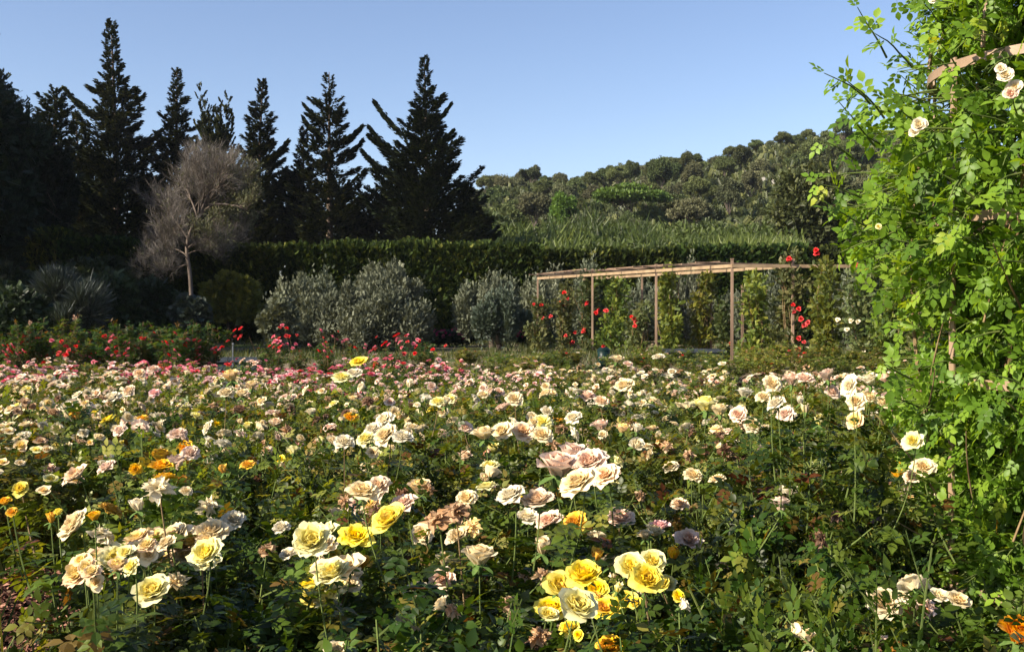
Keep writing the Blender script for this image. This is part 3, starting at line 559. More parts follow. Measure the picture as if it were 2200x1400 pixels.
# ------------------------------------------------------------------ tall red roses behind the bed
REDS = [(20,760),(60,748),(135,738),(178,732),(232,752),(290,748),(350,730),(415,752),(462,752),(500,728),(535,722),(590,738),(612,705),(622,722),(690,748),(735,735),(720,725),(825,740),(850,732),(865,722),(880,755),(945,752),(420,772),(400,772),(485,778),(80,765),(30,790),(5,750),(610,740),(695,730)]
REDS += [(random.uniform(-10, 490), random.uniform(728, 792)) for _ in range(34)]+[(random.uniform(560, 900), random.uniform(722, 760)) for _ in range(12)]
redb = []
for k, u in enumerate([-40, 0, 35, 75, 110, 150, 190, 225, 262, 300, 335, 370, 408, 450, 590, 640, 700, 760, 850, 905]):
    d = 16.6+.5*math.sin(k*2.1); p = at(u, 760, d); g = gzf(p.x, d); fm, s_, tips = REDB[k % 3]
    hh = rng.uniform(.86, 1.12) if u < 480 else rng.uniform(.62, .8)
    near_l = min(LAND[:9], key=lambda l: abs(l[0]-u))[1].replace('the ', '', 1)
    th = thing('red_rose_bush', 'upright red rose bush behind the bed, %s %s' % ('just left of' if near_l and u < min(LAND[:9], key=lambda l: abs(l[0]-u))[0] else 'just right of', near_l), 'rose bush', (p.x, d, g), k*1.3, 'tall red rose bushes behind the bed', (hh, hh, hh))
    obj('foliage', fm, th); obj('stems', s_, th); redb.append((th, p.x, d, g, hh, k*1.3, tips))
for u, v in REDS:
    p = at(u, v, 16.2); th, x, y, g, hh, rz, tips = min(redb, key=lambda t: abs(t[1]-p.x)); p = at(u, v, y-.42)
    inv = Matrix.LocRotScale(th.location, th.rotation_euler, th.scale).inverted()
    for q in range(random.choice((2, 3, 3))):
        pp = p+Vector((random.gauss(0, .09), random.gauss(0, .06), random.gauss(0, .05)))
        bloom(th, 'small', 'red' if random.random() < .6 else 'hot', inv @ pp, random.uniform(.055, .092)/hh, (random.uniform(-.4, .3), -.6, .7))
    A = Acc(); a = inv @ p; c = inv @ Vector((x+(p.x-x)*.5, y, g+.3)); tube(A, bez(tuple(a), tuple((a+c)/2), tuple(c), 5), .004, .006, 4)
    obj('stem', A.build('red_stem', [M['stem_br']]), th)

for k in range(30):
    u = 930+38*k+random.uniform(-14, 14); d = (19.3 if k % 2 else 21.8)+random.uniform(-.8, .8); x = (u-CX)/FPX*d; g = gzf(x, d); fm, s_, tips = BUSH[k % 6]
    if abs(u-1297) < 25: continue
    h = random.uniform(.5, .72)*(.8 if abs(u-1490) < 60 else 1)*(.75 if u < 1120 else 1); ln_ = min(LAND, key=lambda l: abs(l[0]-u))[1]
    th = thing('low_rose_bush', 'low leafy rose bush, %s and %s, standing %s %s' % ('nearer' if k % 2 else 'farther', ['olive green', 'brownish', 'fresh green'][k % 3], 'left of' if u < min(LAND, key=lambda l: abs(l[0]-u))[0] else 'right of', ln_), 'rose bush', (x, d, g), k*.9, 'low rose bushes between the bed and the pergola', (1.05, 1.05, h))
    f = obj('foliage', fm, th); override(f, M['rose_mid']); obj('stems', s_, th)
    for q in range(random.choice((1, 2, 4, 6))): bloom(th, 'small', random.choice(['red', 'white', 'blush', 'tan', 'peach']), random.choice(tips)[0], .07, (random.uniform(-.5, .3), -.6, .8))
# ------------------------------------------------------------------ rose tower and climbing rose at the right
TX, TY, TR = 1.83, 3.3, .42
tw = thing('rose_tower', 'brown metal rose tower of flat hoops and uprights inside the climbing rose', 'plant support', (TX, TY, gzf(TX, TY)))
def hoop(z, r, w=.030, t=.005, n=64, off=0):
    A = Acc(); th = np.arange(n)*2*math.pi/n; V = []
    for rr, zz in ((r, z-w/2), (r, z+w/2), (r-t, z+w/2), (r-t, z-w/2)): V.append(np.stack([rr*np.cos(th), rr*np.sin(th), np.full(n, zz)], 1))
    F = []
    for i in range(n):
        k = (i+1) % n
        for j in range(4):
            a, b = j*n, ((j+1) % 4)*n; F += [(a+i, a+k, b+k), (a+i, b+k, b+i)]
    A.add(np.concatenate(V), F); return A
for z in (2.27, 1.78, 1.255, .60): obj('hoop', hoop(z, TR+.004).build('hoop', [M['metal']]), tw)
for k in range(8):
    a = k*math.pi/4+3.316; A = Acc(); c, s = math.cos(a), math.sin(a); r = TR-.008
    V = [(c*(r+e)-s*w, s*(r+e)+c*w, z) for e in (-.006, 0.0) for w in (-.013, .013) for z in (-.05, 2.3)]
    A.add(V, [(0, 1, 3), (0, 3, 2), (4, 6, 7), (4, 7, 5), (0, 4, 5), (0, 5, 1), (2, 3, 7), (2, 7, 6), (0, 2, 6), (0, 6, 4), (1, 5, 7), (1, 7, 3)])
    obj('upright', A.build('upright', [M['metal']]), tw)
A = Acc()
for k in range(4):
    a = k*math.pi/4+2.85; t = np.linspace(0, math.pi, 17); P = np.stack([np.cos(a)*TR*np.cos(t), np.sin(a)*TR*np.cos(t), 2.3+.5*np.sin(t)], 1); tube(A, P, .007, .007, 4)
obj('dome_rods', A.build('dome_rods', [M['metal']]), tw)

cl = thing('climbing_rose', 'tall climbing rose with fresh green leaves covering the metal tower at right', 'climbing rose', (TX, TY, gzf(TX, TY)))
prof = [(0, .42), (.5, .50), (.8, .52), (1.0, .50), (1.15, .60), (1.3, .64), (1.45, .52), (1.6, .62), (1.75, .75), (2.0, .80), (2.22, .74), (2.45, .50), (2.7, .55), (3.0, .42), (3.25, .12)]
pz, pr = zip(*prof)
def crad(z): return np.interp(z, pz, pr)
ca_, LPp, LDd, LSs, LRr = Acc(), [], [], [], []
cb = Acc()
def shoot(p0, d0, ln, leaf, droop=.25, step=.045, acc=ca_, rad=.004, lo=.5):
    p = np.array(p0, float); d = unit(np.array([d0], float))[0]; pts = [p.copy()]; q = 0
    n = max(3, int(ln/step))
    for i in range(n):
        d = unit((d+rdir(1)[0]*.12+np.array([0, 0, -droop*.12]))[None])[0]; p = p+d*step; pts.append(p.copy())
        if i > 0:
            q += 1; ang = q*2.4; side = np.cross(d, [math.cos(ang), math.sin(ang), .3]); side = unit(side[None])[0]
            LPp.append(p.copy()); LDd.append(side+d*.45+np.array([0, 0, -.35])); LSs.append(leaf*rng.uniform(.75, 1.2)*(1-.45*i/n)); LRr.append(np.clip(rng.random()*.75+.3*(i/n)*rng.random(), 0, 1))
    tube(acc, pts, rad, .0012, 4)
    return pts
# main canes wind up the tower
for c in range(11):
    th = c*.62+rng.uniform(-.3, .3); t = np.linspace(0, 1, 12); tl = rng.uniform(.5, 1.5)*(1 if c % 2 else -1); zt = rng.uniform(2.0, 2.9)
    rr = .28+.16*np.sin(t*3+c)+.05*t; P = np.stack([rr*np.cos(th+tl*t), rr*np.sin(th+tl*t), t*zt-.03], 1)
    tube(cb, P, .009, .005, 6)
# shoots fill the volume outward
N_ = 2900
zz = rng.uniform(.05, 3.1, N_*3); keep = rng.random(N_*3) < np.where(zz > 1.5, 1.0, np.where(zz > 1.02, .85, .75)); zz = zz[keep][:N_]; zz = np.concatenate([zz, rng.uniform(.1, 1.5, 500)])
for z in zz:
    th = rng.uniform(0, 2*math.pi)
    if math.cos(th) > .35 and math.sin(th) > .2 and rng.random() < .6: th += math.pi
    ro = float(crad(z))*rng.uniform(.6, 1.02); ln = rng.uniform(.14, .34); ri = max(.05, ro-ln)
    dr = np.array([math.cos(th), math.sin(th), rng.uniform(-.1, .55)])+rdir(1)[0]*.35
    shoot((ri*math.cos(th), ri*math.sin(th), z-.06), dr, ln, .049 if z > 1.5 else .047, droop=.9)
# long free shoots in the upper left
for (u, v, u2, v2) in [(1835, 40, 1905, 140), (1890, 60, 1960, 160), (1795, 170, 1900, 270), (1790, 235, 1880, 330), (1770, 400, 1850, 440), (1800, 140, 1870, 240), (1765, 330, 1840, 360), (1785, 470, 1860, 500), (1850, 560, 1900, 560), (1990, 20, 2030, 90), (2100, 10, 2110, 90), (1875, 800, 1960, 830), (1900, 870, 1975, 890), (1840, 300, 1900, 330)]:
    d = 3.05+rng.uniform(-.12, .2); a = at(u2, v2, d+.1)-Vector((TX, TY, 0)); b = at(u, v, d)-Vector((TX, TY, 0)); ln = (b-a).length
    shoot(tuple(a), tuple((b-a).normalized()+Vector((0, 0, .08))), ln*1.05, .042, droop=.35, step=.035, rad=.0035)
# dry pale side canes low down
for c in range(170):
    th = rng.uniform(0, 6.28); z = rng.uniform(.15, 1.5); r = rng.uniform(.15, .5); d = rdir(1)[0]; d[2] = abs(d[2])+.5
    a = np.array([r*math.cos(th), r*math.sin(th), z]); tube(cb, bez(a, a+d*.14+rdir(1)[0]*.03, a+unit(d[None])[0]*rng.uniform(.2, .45), 6), .004, .0015, 4)
LPp = np.array(LPp); rr_ = np.hypot(LPp[:, 0], LPp[:, 1]); kk = ~((rr_ > TR-.10) & (LPp[:, 1] < .12) & (LPp[:, 0] > -.46) & (np.abs(LPp[:, 2]-2.22-.10*np.clip(-LPp[:, 1], 0, .5)) < .10) & (rng.random(len(LPp)) < .93))
LPp = LPp[kk]; LDd, LSs, LRr = np.array(LDd)[kk], np.array(LSs)[kk], np.array(LRr)[kk]; n = len(LPp)
V, F, r = inst(C8, LPp, np.array(LDd)+rdir(n)*.2, np.array([-.25, -.25, 1.])+rdir(n)*.6, np.array(LSs), np.array(LRr))
obj('foliage', mesh('climber_foliage', V, F, r, [M['climb']], None, True), cl)
obj('green_shoots', ca_.build('climber_shoots', [M['stem']]), cl); obj('canes', cb.build('climber_canes', [M['stem_br']]), cl)
for (u, v, w, c) in [(2160, 165, 38, 'white'), (2180, 190, 36, 'white'), (2172, 205, 34, 'blush'), (2150, 150, 26, 'white'), (1975, 272, 36, 'white'), (1965, 285, 26, 'white'), (1888, 488, 15, 'lemon'), (2005, 0, 24, 'white')]:
    p = at(u, v, 2.62); bloom(cl, 'open', c, p-Vector((TX, TY, gzf(TX, TY))), w*2.62/FPX*.85, (-.4, -.8, .3))
rng = np.random.default_rng(33)

# ------------------------------------------------------------------ pergola
pg = thing('pergola', 'long timber pergola of thin posts and pale beams behind the rose bed', 'pergola', (0, 0, 0))
row1 = [(.9, 35.), (2.5, 31.0), (3.95, 27.3), (5.3, 24.), (6.82, 24.2), (9.3, 24.3)]
row2 = [(x+1.63, y+.65) for x, y in row1[:3]]+[(6.82, 24.2)]
tops = [592, 588, 571, 560, 552]
def ztop(y): return np.interp(y, [20, 24, 35], [2.68, 2.72, 2.80])
def post(x, y, h, w=.058):
    A = Acc(); g = gzf(x, y); box(A, x-w/2, x+w/2, y-w/2, y+w/2, g-.1, h); box(A, x-w*.66, x+w*.66, y-w*.66, y+w*.66, h+.002, h+.03); obj('post', A.build('post', [M['wood']]), pg)
for x, y in row1+row2[1:3]: post(x, y, float(ztop(y))+.06)
p = at(1595, 700, 26.2); post(p.x, 26.2, 2.2, .06)
p = at(1437, 700, 30); post(p.x, 30, 2.5, .05)
for rw in (row1, row2):
    for (x0, y0), (x1, y1) in zip(rw, rw[1:]):
        A = Acc(); beam(A, (x0, y0-.055, float(ztop(y0))-.09), (x1, y1-.055, float(ztop(y1))-.09), .03, .08); obj('side_beam', A.build('side_beam', [M['beam']]), pg)
for i in range(3):
    for f in (0, .25, .5, .75):
        (x0, y0), (x1, y1) = row1[i], row1[i+1]; a = (x0+(x1-x0)*f, y0+(y1-y0)*f); b = (a[0]+1.63, a[1]+.65); A = Acc()
        z = float(ztop(a[1])); dx = rng.uniform(.2, .5); beam(A, (a[0]-dx*.9, a[1]-dx*.36-.05, z+.01+rng.uniform(0, .05)), (b[0]+.3, b[1]+.1, z+.01), .035, .035); obj('cross_rod', A.build('cross_rod', [M['wood']]), pg)
for k in range(5):
    A = Acc(); f = k/5; y0 = 35-8.2*f; x0 = .9+3.3*f; z = float(ztop(y0))+.06; beam(A, (x0+.3*(k % 3), y0, z), (x0+1.5+.3*(k % 3), y0-2.9, z+rng.uniform(-.02, .06)), .03, .03); obj('roof_pole', A.build('roof_pole', [M['wood']]), pg)

# ------------------------------------------------------------------ generic plants made of leafy sprigs
SPR = None
def sprig():
    """twig with opposite leaflets, length 1"""
    V, F = LEAF2; VV = []; FF = []; n = 0
    for k in range(5):
        for s in (-1, 1):
            a = R(48)*s; c, sn = math.cos(a), math.sin(a); W = V*.36; Xx = W[:, 0]*c+W[:, 1]*sn; Yy = -W[:, 0]*sn+W[:, 1]*c
            VV.append(np.stack([Xx, Yy+.08+.17*k, W[:, 2]+.02*s], 1)); FF.append(F+n); n += 4
    VV.append(V*.3*[1, 1, 1]+[0, .8, 0]); FF.append(F+n)
    return np.concatenate(VV), np.concatenate(FF)
SPR = sprig()
def blobs(bl, n, sz, T=None, hollow=.55, jit=.35, up=.35, wid=None, rbias=True):
    """sprigs through overlapping clumps; bl: (x,y,z,rx,ry,rz)"""
    bl = np.array(bl, float); vol = (bl[:, 3]*bl[:, 4]+bl[:, 4]*bl[:, 5]+bl[:, 3]*bl[:, 5]); k = rng.choice(len(bl), n, p=vol/vol.sum())
    d = rdir(n); rad = hollow+(1-hollow)*rng.random(n)**.6; rad *= 1+rng.normal(0, jit, n)*.5
    P = bl[k, :3]+d*bl[k, 3:]*rad[:, None]
    D = d*.7+rdir(n)*.9+np.array([0, 0, up]); Zh = d*.5+rdir(n)*.6+np.array([0, 0, .5])
    clump = rng.random(len(bl))
    r = np.clip(rng.random(n)*.7+.3*clump[k], 0, 1) if rbias else None
    return inst(T or SPR, P, D, Zh, sz*rng.uniform(.6, 1.35, n), r, wid)
def clumpy(cx, cy, cz, rx, ry, rz, nb, sub=(.25, .45), seed=0, bottom=-.7):
    r_ = np.random.default_rng(seed); out = []
    while len(out) < nb:
        d = r_.normal(size=3); d /= np.linalg.norm(d)
        if d[2] < bottom: continue
        s = r_.uniform(*sub); rr = (1-s*.8)*r_.uniform(.75, 1.05)
        out.append((cx+d[0]*rx*rr, cy+d[1]*ry*rr, cz+d[2]*rz*rr, rx*s, ry*s, rz*s*.85))
    return out
def limbs(acc, base, targets, r0, seed=0, trunk=.35):
    r_ = np.random.default_rng(seed); base = np.array(base, float); c = np.mean(targets, axis=0)
    fork = base+(c-base)*trunk; fork[:2] = base[:2]+(c[:2]-base[:2])*.25+r_.normal(0, .1, 2)*np.linalg.norm(c-base)*.3
    tube(acc, bez(base-[0, 0, .15], (base+fork)/2+[r_.normal()*.06, 0, 0], fork, 6), r0, r0*.72, 8)
    for t in targets:
        t = np.array(t); m = (fork+t)/2+r_.normal(0, .12, 3)*np.linalg.norm(t-fork)*.5; m[2] += .08*np.linalg.norm(t-fork)
        tube(acc, bez(fork, m, t, 7), r0*.5, r0*.06, 5)
        for k in range(3):
            f = r_.uniform(.4, .95); a = (1-f)**2*fork+2*f*(1-f)*m+f*f*t; b = a+r_.normal(0, .22, 3)*np.linalg.norm(t-fork); tube(acc, [a, (a+b)/2+[0, 0, .03], b], r0*.16, r0*.03, 4)
def tree(name, label, cat, x, y, bl, n, sz, mat, r0=.15, base=None, group=None, barkm='bark', T=None, trunk=.35, hollow=.45, seed=0, up=.35, wid=None, core=True, crown='crown', jit=.35):
    g = gzf(x, y) if base is None else base
    th = thing(name, label, cat, (x, y, g), 0, group); bl = np.array(bl, float); bl[:, :3] -= [x, y, g]
    V, F, r = blobs(bl, n, sz, T, hollow, up=up, wid=wid, jit=jit); obj(crown, mesh(name+'_crown', V, F, r, [M[mat]]), th)
    A = Acc(); idx = np.argsort(-bl[:, 3])[:10]; limbs(A, (0, 0, 0), bl[idx, :3], r0, seed, trunk); obj('trunk' if cat == 'tree' else 'branches', A.build(name+'_trunk', [M[barkm]], True), th)
    return th
# ------------------------------------------------------------------ pergola climbers
CLB = [(1160, 35, 'dull', .75, 1.7), (1215, 33.5, 'dull', .6, 2.2), (1262, 31.5, 'dull', .45, 2.5), (1322, 31.2, 'yel', .85, 2.4), (1375, 29.5, 'dull', .5, 1.5), (1440, 27.7, 'yel', .55, 2.5), (1510, 27.9, 'yel', .6, 2.35), (1560, 26.5, 'dull', .35, 1.5), (1630, 25.5, 'yel', .65, 2.35), (1700, 24.4, 'dull', .6, 2.75), (1775, 23.5, 'yel', .7, 2.55), (1850, 22.6, 'dull', .8, 2.2), (1930, 21.5, 'yel', .8, 2.3), (2010, 20.5, 'dull', .9, 2.4), (1150, 31, 'dull', .4, .9)]
clt = []
names_ = ['at the far left end post', 'carrying the highest red blooms in the first bay', 'wrapped round the second post', 'in the second bay with yellowish leaves', 'low, between the second and third posts', 'beside the middle post, yellow green', 'left of the fourth post, yellow green', 'low, at the foot of the fourth post', 'in the fourth bay, yellow green and loose', 'tall and dense round the fifth post', 'right of the fifth post, yellow green', 'with bare arching stems near the white blossoms', 'behind the edge of the near climbing rose', 'mostly hidden behind the near climbing rose', 'short, in front of the far left post']
for k, (u, d, kind, wpx, h) in enumerate(CLB):
    x = at(u, 700, d).x; g = gzf(x, d); bl = []
    r_ = np.random.default_rng(k)
    for q in range(int(7+h*5)):
        z = h*(q+.5)/(7+h*5); s = wpx*(.45+.55*abs(math.sin(q*1.7+k)))*(1.1-.35*z/h); bl.append((x+r_.normal(0, .2*wpx), d+r_.normal(0, .2), g+z, s*.52, s*.5, .24))
    th = thing('pergola_rose', 'rose climbing on the pergola, '+names_[k], 'climbing rose', (x, d, g), 0, 'roses climbing on the pergola')
    bl = np.array(bl)-[x, d, g, 0, 0, 0]; V, F, r = blobs(bl, int(950*h*max(.6, wpx)), .13, None, .2); obj('foliage', mesh('pergola_rose', V, F, r, [M['climb_far' if kind == 'yel' else 'climb_dull']]), th)
    A = Acc()
    for q in range(4): tube(A, bez((.08*q-.1, 0, -.05), (r_.normal(0, .3), r_.normal(0, .15), h*.5), (r_.normal(0, .25), 0, h*r_.uniform(.7, 1)), 7), .016, .006, 4)
    for q in range(9):
        z = r_.uniform(.3, .95)*h; a_ = r_.uniform(0, 6.28); tube(A, bez((0, 0, z*.7), (math.cos(a_)*wpx*.3, math.sin(a_)*.3, z), (math.cos(a_)*wpx*.7, math.sin(a_)*.4, z+r_.uniform(-.1, .3)), 6), .008, .003, 4)
    obj('canes', A.build('pergola_canes', [M['stem_br']]), th); clt.append((th, x, d, g))
for (u, v, d) in [(1213, 640, 33), (1209, 648, 33), (1157, 656, 34.6), (1261, 647, 31), (1180, 683, 34), (1222, 714, 33), (1250, 708, 33), (1234, 738, 33), (1276, 672, 31), (1304, 672, 31), (1365, 695, 29.5), (1361, 690, 29.5), (1303, 748, 30), (1700, 672, 24), (1712, 680, 24), (1726, 694, 24), (1722, 722, 24), (1718, 762, 24), (1728, 772, 24), (1745, 547, 23.8), (1572, 745, 24), (1594, 790, 24), (1835, 562, 22), (1706, 564, 24)]:
    th, x, y, g = min(clt, key=lambda t: abs(proj(t[1], t[2], 1.5)[0]-u)); p = at(u, v, y-.25)
    for q in range(2): bloom(th, 'small', 'red', p-Vector((x, y, g))+Vector((random.gauss(0, .07), random.gauss(0, .05), random.gauss(0, .08))), random.uniform(.10, .15), (-.4, -.8, .5))
for (u, v) in [(1828, 690), (1843, 692), (1820, 709), (1800, 688), (1855, 752)]:
    th, x, y, g = clt[11]; p = at(u, v, y-.3); bloom(th, 'small', 'white', p-Vector((x, y, g)), .11, (-.4, -.8, .5))

# ------------------------------------------------------------------ olive trees
def wisps(cx, cy, zb, zt, rx, n, seed):
    r_ = np.random.default_rng(seed); out = []
    for k in range(n):
        a = r_.uniform(0, 6.28); q = math.sqrt(r_.uniform(0, 1)); h = (zt-zb)*(1-.42*q*q)*r_.uniform(.62, 1.04); z0 = zb+(zt-zb)*r_.uniform(.0, .35)
        out.append((cx+q*rx*.86*math.cos(a), cy+q*rx*.6*math.sin(a), (z0+zb+h)/2, rx*r_.uniform(.10, .24), rx*r_.uniform(.12, .25), max(.25, (zb+h-z0)/2)))
    return out
def olive(u0, u1, v0, v1, d, n, seed, label, mat='olive', group='olive trees', vb=None, nb=16):
    v1 += 12
    w_ = (u1-u0)*.06; u0 -= w_; u1 += w_; a = at(u0, v0, d); b = at(u1, v1, d); cx, cz = (a.x+b.x)/2, (a.z+b.z)/2; rx, rz = (b.x-a.x)/2, (a.z-b.z)/2
    return tree('olive_tree', label, 'tree', cx, d, wisps(cx, d, b.z, a.z, rx, int(nb*1.6), seed), int(n*3.2), .12, mat, .13, None, group, 'bark', None, .25, .3, seed, .9, .8, jit=.5)
olive(565, 715, 590, 745, 33.5, 9000, 1, 'low silvery olive tree at the left of the pair in front of the hedge')
olive(680, 915, 586, 745, 33, 15000, 2, 'largest silvery olive tree, wide crown, before the tall hedge', nb=24)
olive(750, 905, 558, 660, 35.5, 5000, 3, 'olive tree standing behind the largest one, only its top showing')
olive(615, 790, 585, 745, 34.5, 7000, 13, 'olive tree filling the space between the two of the pair')
olive(985, 1125, 578, 715, 36, 8000, 4, 'pale olive tree behind the small dark clipped one')
olive(1020, 1135, 612, 722, 31.5, 8000, 5, 'small round clipped olive tree, darker than its neighbours', 'olive_dk')
olive(1110, 1230, 562, 730, 40, 7000, 6, 'olive tree behind the first bay of the pergola')
olive(1210, 1345, 560, 735, 40, 7500, 7, 'olive tree rising over the second bay of the pergola')
olive(1330, 1440, 590, 735, 39, 6000, 8, 'olive tree behind the middle post of the pergola')
olive(1430, 1530, 552, 735, 40, 6000, 9, 'olive tree rising above the beams left of the fourth post')
olive(1560, 1700, 575, 735, 38, 6500, 10, 'olive tree behind the fourth bay of the pergola')
olive(1760, 1890, 575, 735, 36, 7000, 11, 'grey olive tree between the pergola and the near climbing rose')
olive(1890, 2060, 560, 735, 37, 6500, 12, 'olive tree hidden behind the near climbing rose')

# ------------------------------------------------------------------ clipped hedge in stretches
def hedge(u0, u1, v, d, label, dz=.25, seed=0, thick=1.6, n=15000, mat='hedge'):
    global rng
    rng = np.random.default_rng(seed+50)
    a = at(u0, v, d); b = at(u1, v, d); x0, x1, zt = a.x, b.x, a.z; g = gzf((x0+x1)/2, d)
    th = thing('hedge', label, 'hedge', ((x0+x1)/2, d, g), 0, 'clipped hedge across the garden'); o = np.array([(x0+x1)/2, d, g])
    A = Acc(); box(A, x0+.25-o[0], x1-.25-o[0], -thick/2+.25, thick/2-.1, -.1, zt-g-.45); obj('light_stop_core', A.build('hedge_core', [M['core']]), th)  # solid dark box added inside the hedge so no light passes through
    L_ = x1-x0; hh = zt-g; n1 = int(n*.42)
    f = rng.random(n1); X_ = rng.uniform(x0, x1, n1); bump = .13*np.sin(X_*2.1+seed)+.08*np.sin(X_*5.3)+dz*.5*np.sin(X_*.5+seed)
    P1 = np.stack([X_, d+rng.uniform(-thick/2, thick/2, n1), zt-.22+bump*.6+rng.normal(0, .10, n1)], 1); D1 = rdir(n1)*.5+[0, -.1, 1.]
    n2 = n-n1; X2 = rng.uniform(x0, x1, n2); Z2 = g+hh*rng.random(n2)
    P2 = np.stack([X2, d-thick/2+.12*np.sin(X2*1.7+Z2*2)+rng.normal(0, .09, n2), Z2], 1); D2 = rdir(n2)*.6+[0, -.5, .6]
    P = np.concatenate([P1, P2]); D = np.concatenate([D1, D2])
    V, F, r = inst(SPR, P-o, D, rdir(len(P))*.6+[0, -.4, .6], .30*rng.uniform(.6, 1.4, len(P)), None, .7); obj('foliage', mesh('hedge_foliage', V, F, r, [M[mat]]), th)
hedge(-250, 150, 500, 46.5, 'tall dark hedge end standing under the black trees at left', seed=9, n=12000)
hedge(150, 300, 524, 44.5, 'left end stretch of clipped hedge, lit top beside the black trees', seed=1)
hedge(300, 425, 545, 45, 'lower stretch of hedge behind the bare grey tree trunk', seed=2)
hedge(425, 605, 540, 43, 'stretch of hedge with yellowing patches right of the bare grey tree', seed=3)
hedge(612, 1160, 536, 43.6, 'longest and tallest stretch of dark clipped hedge behind the olives', seed=4, n=32000)
hedge(1165, 1450, 548, 46, 'lower shaggy stretch of hedge behind the left half of the pergola', seed=5, n=17000)
hedge(1455, 1720, 540, 46, 'stretch of hedge behind the right half of the pergola', seed=6, n=16000)
hedge(1725, 2150, 545, 46, 'right end stretch of hedge running behind the near climbing rose', seed=7, n=20000)
rng = np.random.default_rng(44)

# ------------------------------------------------------------------ shrubs at the left and centre
def shrub(u0, u1, v0, v1, d, n, mat, label, seed, sz=.19, nb=18, T=None, up=.4, name='shrub', wid=None):
    a = at(u0, v0, d); b = at(u1, v1, d); cx, cz = (a.x+b.x)/2, (a.z+b.z)/2; rx = (b.x-a.x)/2; rz = (a.z-b.z)/2
    g = gzf(cx, d); zb = max(g, b.z-.3)
    return tree(name, label, 'shrub', cx, d, clumpy(cx, d, cz, rx, min(rx*.8, 1.8), rz, nb, (.2, .45), seed, -1), int(n*1.6), sz, mat, .05, None, 'shrubs before the dark trees', 'bark', T, .12, .3, seed, up, wid, crown='foliage')
shrub(-60, 105, 605, 765, 25, 6500, 'shrub_dk', 'dark green shrub at the left edge of the garden', 31)
shrub(60, 215, 585, 755, 28, 26000, 'shrub_blue', 'wispy blue grey shrub right of the left edge shrub', 32, T=BLADE, sz=.42, up=1.1, wid=.1)
shrub(190, 300, 590, 745, 30, 5000, 'shrub_dk', 'black green shrub below the tallest conifer', 33)
shrub(285, 400, 600, 745, 31, 5500, 'shrub_dk', 'rounded black green shrub left of the bare grey tree', 34)
shrub(375, 455, 635, 725, 30, 3500, 'shrub_blue', 'small bluish shrub at the foot of the bare grey tree', 35)
shrub(440, 560, 585, 690, 40.5, 5500, 'shrub_yel', 'loose yellow green shrub against the hedge', 36, sz=.27)
shrub(130, 300, 545, 640, 38, 6500, 'shrub_dk', 'dark shrub under the left end of the hedge', 37)
shrub(-80, 90, 560, 700, 36, 6500, 'shrub_dk', 'tall dark shrub behind the left edge shrub', 38)
shrub(560, 640, 640, 745, 30, 2500, 'olive', 'small grey green shrub left of the olive pair', 39)
# low magenta blossom and lavender strip, far side of the lawn
for k, (u0, u1) in enumerate([(875, 935), (940, 1005), (1120, 1170)]):
    a = at(u0, 712, 37); b = at(u1, 712, 37); g = gzf(a.x, 37); cx = (a.x+b.x)/2
    th = thing('flowering_shrub', ['low shrub dotted with magenta blooms, left one of two beside the olives', 'low shrub dotted with magenta blooms, nearer the clipped olive', 'low dark red flowering shrub at the foot of the pergola end'][k], 'shrub', (cx, 37, g))
    V, F, r = blobs([(q*.24-.4, 0, .34, .28, .3, .26) for q in range(5)], 900, .14, None, .2); obj('foliage', mesh('low_foliage', V, F, r, [M['shrub_dk']]), th)
    for q in range(26): bloom(th, 'small', 'magenta' if q % 3 else 'hot', (rng.uniform(-.6, .6), -.2+rng.uniform(-.15, .1), .4+rng.uniform(-.12, .28)), .12, (-.3, -.6, .7))

# ------------------------------------------------------------------ bare grey tree
bt = at(410, 640, 38); g = gzf(bt.x, 38)
th = thing('bare_tree', 'leafless grey brown tree with fine twigs in front of the dark conifers', 'tree', (bt.x, 38, g))
A = Acc(); TW = []
def P_(u, v, dd=0): p = at(u, 640+(v-640)*.90, 38+dd); return np.array([p.x-bt.x, p.y-38, p.z-g])
trunkp = np.concatenate([bez((0, 0, -.1), P_(415, 600), P_(402, 540), 6), bez(P_(402, 540), P_(398, 490, .2), P_(425, 450), 6)[1:]])
tube(A, trunkp, .085, .06, 8)
def grow(p, d, ln, r, lev, green):
    n = 6; pts = [p]
    for i in range(n):
        d = unit((d+rdir(1)[0]*.16+np.array([0, 0, .05]))[None])[0]; p = p+d*ln/n; pts.append(p)
    tube(A, pts, r, r*.45, 5 if lev < 2 else 3)
    if lev >= 3:
        for q in pts[1:]: TW.append((q, d, green))
        return
    for k in range(6 if lev < 2 else 7):
        i = 1+int(rng.random()*n*.999); grow(pts[min(i, n)], unit((d*.9+rdir(1)[0]*.75)[None])[0], ln*rng.uniform(.45, .7), r*.45, lev+1, green)
